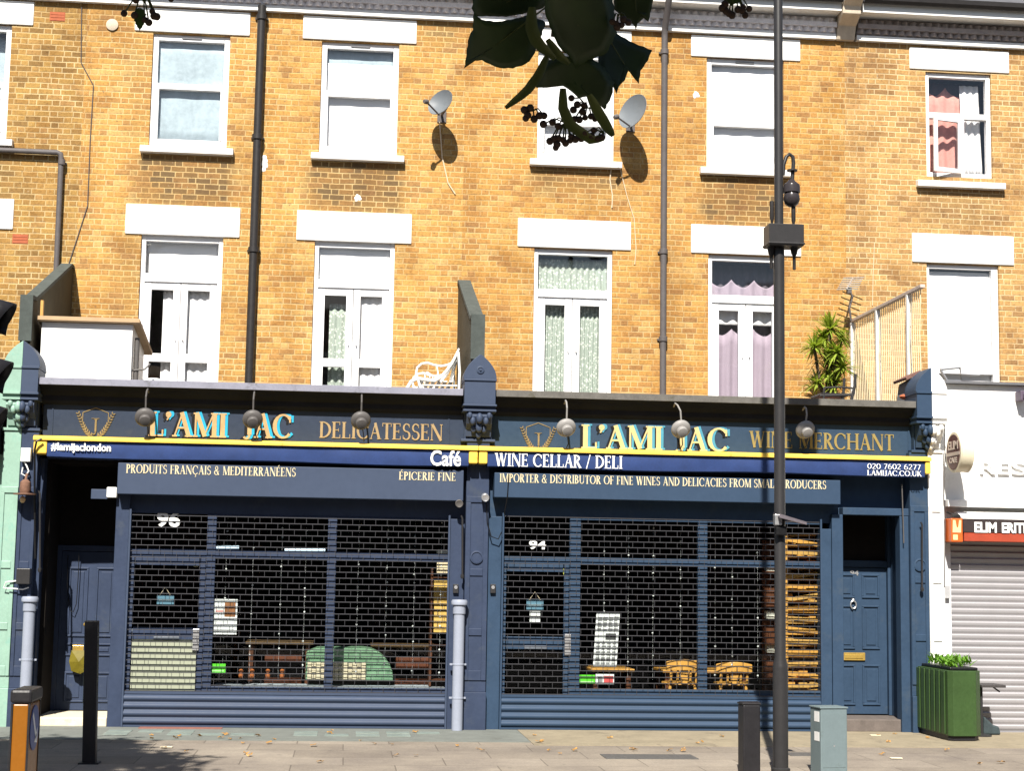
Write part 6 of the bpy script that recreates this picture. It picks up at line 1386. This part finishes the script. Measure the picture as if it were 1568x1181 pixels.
# ------------------------------------------------------------ lime trees
def limeleaf(mb, b, tip, side, w, nrm, rn, curl=.12):
    """heart shaped, toothed, drawn-out tip; b base, tip tip, side unit vector across, nrm facing"""
    ax_ = tip-b; L = ax_.length; n = 13; left = []; right = []; mid = []
    for i in range(n+1):
        u = i/n; k = (sin(pi*min(1, u**.62*1.0))**.75)*(1-.15*u) if u < .86 else (1-u)/.14*.20+.02
        if u < .86: k = max(k, .20)
        k *= (1+.09*(1 if i % 2 else -1)) if 1 < i < n-1 else 1
        lobe = -.10*L*(1-u/.15) if u < .15 else 0
        cv = -curl*L*(u*u)*.5
        m_ = b+ax_*u+nrm*cv
        mid.append(m_); wv = w*.5*k*(0.15 if i == 0 else 1)
        left.append(m_-side*wv+ax_.normalized()*lobe+nrm*(.10*wv)); right.append(m_+side*wv+ax_.normalized()*lobe+nrm*(.10*wv))
    o = len(mid); vs = left+mid+right; fs = []
    for i in range(n): fs += [(i, i+1, o+i+1, o+i), (o+i, o+i+1, 2*o+i+1, 2*o+i)]
    mb.add(vs, fs)
def crown(name, c, rad, n, rn, parent, lw=(.08, .13), inner=.35):
    mb = MB(); cl = []
    for k in range(46):
        v = Vector((rn.gauss(0, 1), rn.gauss(0, 1), rn.gauss(0, 1))).normalized()*rn.uniform(inner, 1); cl.append(Vector((c.x+v.x*rad.x, c.y+v.y*rad.y, c.z+v.z*rad.z)))
    for k in range(n):
        q = rn.choice(cl)+Vector((rn.gauss(0, .22), rn.gauss(0, .22), rn.gauss(0, .18)))
        th = rn.uniform(0, 2*pi); d = Vector((cos(th), sin(th), rn.uniform(-1.2, .1))).normalized(); s_ = d.cross(Vector((0, 0, 1))).normalized(); L = rn.uniform(*lw)
        m1 = q+d*L*.45; mb.add([q, m1-s_*L*.48, q+d*L, m1+s_*L*.48], [(0, 1, 2, 3)])
    return mb.build(name, LEAF, parent), cl
rn = random.Random(4)
# the street tree beyond the left edge, whose shade lies on the pavement
t = thing("lime_tree", "lime tree on the traffic island, beyond the left edge, shading the pavement", "tree", (-7.6, -12.3, 0), group="street lime trees")
_, cl = crown("crown", Vector((-5.8, -13.1, 7.3)), Vector((1.55, 1.6, .9)), 9000, rn, t, (.10, .17), .1)
MB().tube([(-7.6, -12.3, -.02), (-7.55, -12.3, 1.6), (-7.3, -12.5, 3.6), (-6.7, -12.8, 5.4), (-6.0, -13.0, 7.2)], [.2, .16, .14, .10, .05], 12).build("trunk", BARK, t, smooth=True)
for q in cl[:18]: MB().tube([(-6.8, -12.75, 5.2), tuple((q+Vector((-6.5, -12.9, 6.0)))/2), tuple(q)], [.05, .03, .008], 6).build("limb", BARK, t, smooth=True)
# the tree beside the photographer; one spray hangs into the picture
t = thing("lime_tree", "lime tree overhead whose spray of dark leaves and round fruits hangs in at the top", "tree", (-.55, -23.4, 0), group="street lime trees")
_, cl = crown("crown", Vector((-1.55, -22.3, 4.9)), Vector((2.0, 1.35, 1.0)), 6500, rn, t, (.09, .15), .1)
MB().tube([(-.55, -23.4, 0), (-.5, -23.4, 1.4), (-.7, -23.2, 3.0), (-1.2, -22.7, 4.3), (-1.5, -22.4, 5.2)], [.2, .17, .14, .10, .05], 12).build("trunk", BARK, t, smooth=True)
mb = MB()
for q in cl[:20]: mb.tube([(-.9, -23.0, 3.6), tuple((q+Vector((-1.3, -22.6, 4.2)))/2), tuple(q)], [.05, .03, .008], 6)
mb.tube([(-1.0, -22.9, 3.9), (-1.15, -21.2, 3.6), (-1.2, -20.3, 3.0), (-1.19, -19.8, 2.62), (-1.2, -19.7, 2.40), (-1.205, -19.68, 2.33)], [.05, .03, .018, .010, .006, .004], 8)
mb.tube([(-1.15, -21.0, 3.55), (-1.5, -20.0, 3.0), (-1.62, -19.7, 2.5), (-1.63, -19.68, 2.40)], [.02, .012, .006, .003], 6); mb.tube([(-1.15, -20.9, 3.5), (-1.0, -19.9, 2.9), (-1.0, -19.7, 2.45)], [.02, .010, .004], 6)
mb.build("limb", BARK, t, smooth=True)
Ys = -19.68
def outline_leaf(pts, dy, bend, stalk):
    """one broad lime leaf: its toothed margin, a curved blade and a raised midrib"""
    cx = sum(p[0] for p in pts)/len(pts); cy = sum(p[1] for p in pts)/len(pts)
    mg = []
    for i, p in enumerate(pts):
        q = pts[(i+1) % len(pts)]; n = max(2, int(math.hypot(q[0]-p[0], q[1]-p[1])/6))
        for j in range(n):
            u = j/n; k = 1.0+(0.018 if (len(mg) % 2) else -0.008)
            mg.append((cx+(p[0]+(q[0]-p[0])*u-cx)*k, cy+(p[1]+(q[1]-p[1])*u-cy)*k))
    def pt(x, y):
        u = (x-cx)/60; w = (y-cy)/60
        return at(x, y, Ys+dy+bend*(u*u*.5+w*.8-.3*u*w))
    rings = [[pt(cx+(x-cx)*k, cy+(y-cy)*k) for x, y in mg] for k in (1.0, .72, .4, .14)]; n = len(mg)
    mb = MB(); mb.add([p for r_ in rings for p in r_], [(r_*n+i, r_*n+(i+1) % n, (r_+1)*n+(i+1) % n, (r_+1)*n+i) for r_ in range(3) for i in range(n)]+[tuple(3*n+i for i in range(n))])
    o = mb.build("hanging_leaf", LEAF, t, smooth=True, ang=180); sd_ = o.modifiers.new("t", 'SOLIDIFY'); sd_.thickness = .0006
    MB().tube([at(stalk[0], stalk[1], Ys+dy-.004), at((stalk[0]+cx)/2, (stalk[1]+cy)/2, Ys+dy-.008), pt(cx, cy)], [.0012, .001, .0006], 5).build("leaf_stalk", BRACT, o)
outline_leaf([(725, 20), (724, 45), (718, 56), (715, 76), (713, 93), (711, 104), (717, 93), (738, 92), (750, 98), (765, 104), (785, 104), (805, 98), (815, 88), (822, 72), (836, 34), (812, 22), (790, 28), (762, 33), (738, 30)], .0, .020, (850, 0))
outline_leaf([(728, -30), (723, 12), (727, 25), (745, 24), (775, 25), (800, 21), (832, 12), (848, -20), (800, -40)], .03, .015, (860, -40))
outline_leaf([(836, -30), (834, 18), (842, 40), (850, 60), (858, 74), (874, 88), (882, 104), (900, 92), (928, 82), (944, 50), (940, 10), (930, -30), (885, -45)], -.03, .025, (885, -60))
outline_leaf([(926, 40), (945, 52), (970, 66), (986, 72), (998, 77), (992, 92), (981, 108), (978, 128), (975, 115), (962, 108), (957, 122), (945, 135), (944, 143), (938, 131), (926, 128), (916, 96), (918, 60)], .02, -.02, (915, 30))
outline_leaf([(822, 104), (842, 92), (872, 85), (905, 88), (926, 104), (940, 126), (936, 148), (929, 160), (926, 168), (916, 158), (900, 147), (886, 150), (873, 138), (862, 131), (850, 121), (838, 134), (822, 134)], .0, .02, (890, 60))
outline_leaf([(938, -30), (941, 14), (955, 28), (965, 32), (972, 40), (974, 46), (976, 36), (985, 28), (991, 20), (993, 33), (996, 19), (1003, -14), (975, -40)], .02, .015, (970, -50))
outline_leaf([(846, -30), (840, 8), (852, 22), (868, 18), (874, -20)], .05, .01, (860, -50))
br = MB()
for pts, w in (([(838, 85), (825, 115), (806, 140), (774, 165)], 15), ([(862, 135), (862, 165), (872, 190), (905, 214), (925, 212)], 17), ([(902, 145), (915, 170), (930, 195), (939, 208)], 17), ([(815, 10), (813, 40), (822, 65), (850, 90)], 20), ([(838, 60), (856, 85), (872, 98)], 14)):
    P_ = [at(a, b, Ys-.05) for a, b in pts]; n = (CAM-P_[0]).normalized(); vs = []; nn = 8
    fine = []
    for i in range(nn+1):
        u = i/nn*(len(P_)-1); k = min(int(u), len(P_)-2); f_ = u-k; fine.append(P_[k]*(1-f_)+P_[k+1]*f_)
    for i, p in enumerate(fine):
        d = (fine[min(i+1, nn)]-fine[max(i-1, 0)]).normalized(); s_ = d.cross(n).normalized(); ww = w*1.85/2500*.5*(sin(pi*(.12+.82*i/nn))**.6); vs += [p-s_*ww+n*.003, p, p+s_*ww+n*.003]
    br.add(vs, [(3*i+j, 3*i+j+1, 3*i+j+4, 3*i+j+3) for i in range(nn) for j in (0, 1)])
br.build("bract", BRACT, t, smooth=True, ang=180)
def fruits(root, lst, dy=-.03):
    q0 = at(root[0], root[1], Ys+dy); bb = MB(); st = MB()
    for (a, b) in lst:
        p = at(a, b, Ys+dy); m_ = (q0+p)/2+Vector((0, 0, .006)); st.tube([q0, m_, p], .0009, 4); bb.ball(tuple(p), rn.uniform(.0036, .0048), 8)
    st.build("fruit_stalk", BRACT, bb.build("fruit_cluster", BERRY, t, smooth=True, ang=180))
fruits((866, 188), [(842, 216), (848, 213), (855, 212), (862, 214), (853, 221), (851, 226), (866, 219), (873, 215), (881, 213), (874, 209), (890, 212), (832, 190), (855, 193), (846, 187)])
fruits((900, 165), [(878, 168), (884, 160), (892, 171), (896, 180), (887, 183), (880, 182), (905, 178), (911, 182), (894, 161), (875, 150)])
fruits((815, 170), [(803, 168), (808, 176), (805, 181), (818, 182), (826, 177), (833, 177), (812, 165)])
fruits((925, 205), [(896, 203), (909, 199), (915, 212), (922, 210), (906, 208)], -.05)
fruits((948, 22), [(938, 33), (945, 41), (952, 38), (962, 34), (955, 30), (944, 36)])
fruits((218, -8), [(190, 20), (206, 23), (228, 34), (236, 24), (240, 25), (208, 0), (262, -2), (233, 17), (222, 30)], .0)
fruits((1124, -12), [(1106, 12), (1112, 17), (1116, 20), (1121, 23), (1130, 14), (1137, 16), (1141, 23), (1147, 13), (1110, 6), (1138, 10)], .0)
lf2 = MB()
for bx, by, tx, ty, w in ((214, 14, 214, 46, 20), (1124, -30, 1120, 8, 60), (230, -40, 220, 2, 60)):
    b = at(bx, by, Ys); tp = at(tx, ty, Ys); d = (tp-b).normalized(); nrm = (CAM-b).normalized(); nrm = (nrm-d*nrm.dot(d)).normalized(); limeleaf(lf2, b, tp, d.cross(nrm).normalized(), w*1.9/2500, nrm, rn)
lf2.build("small_leaves", LEAF, t)
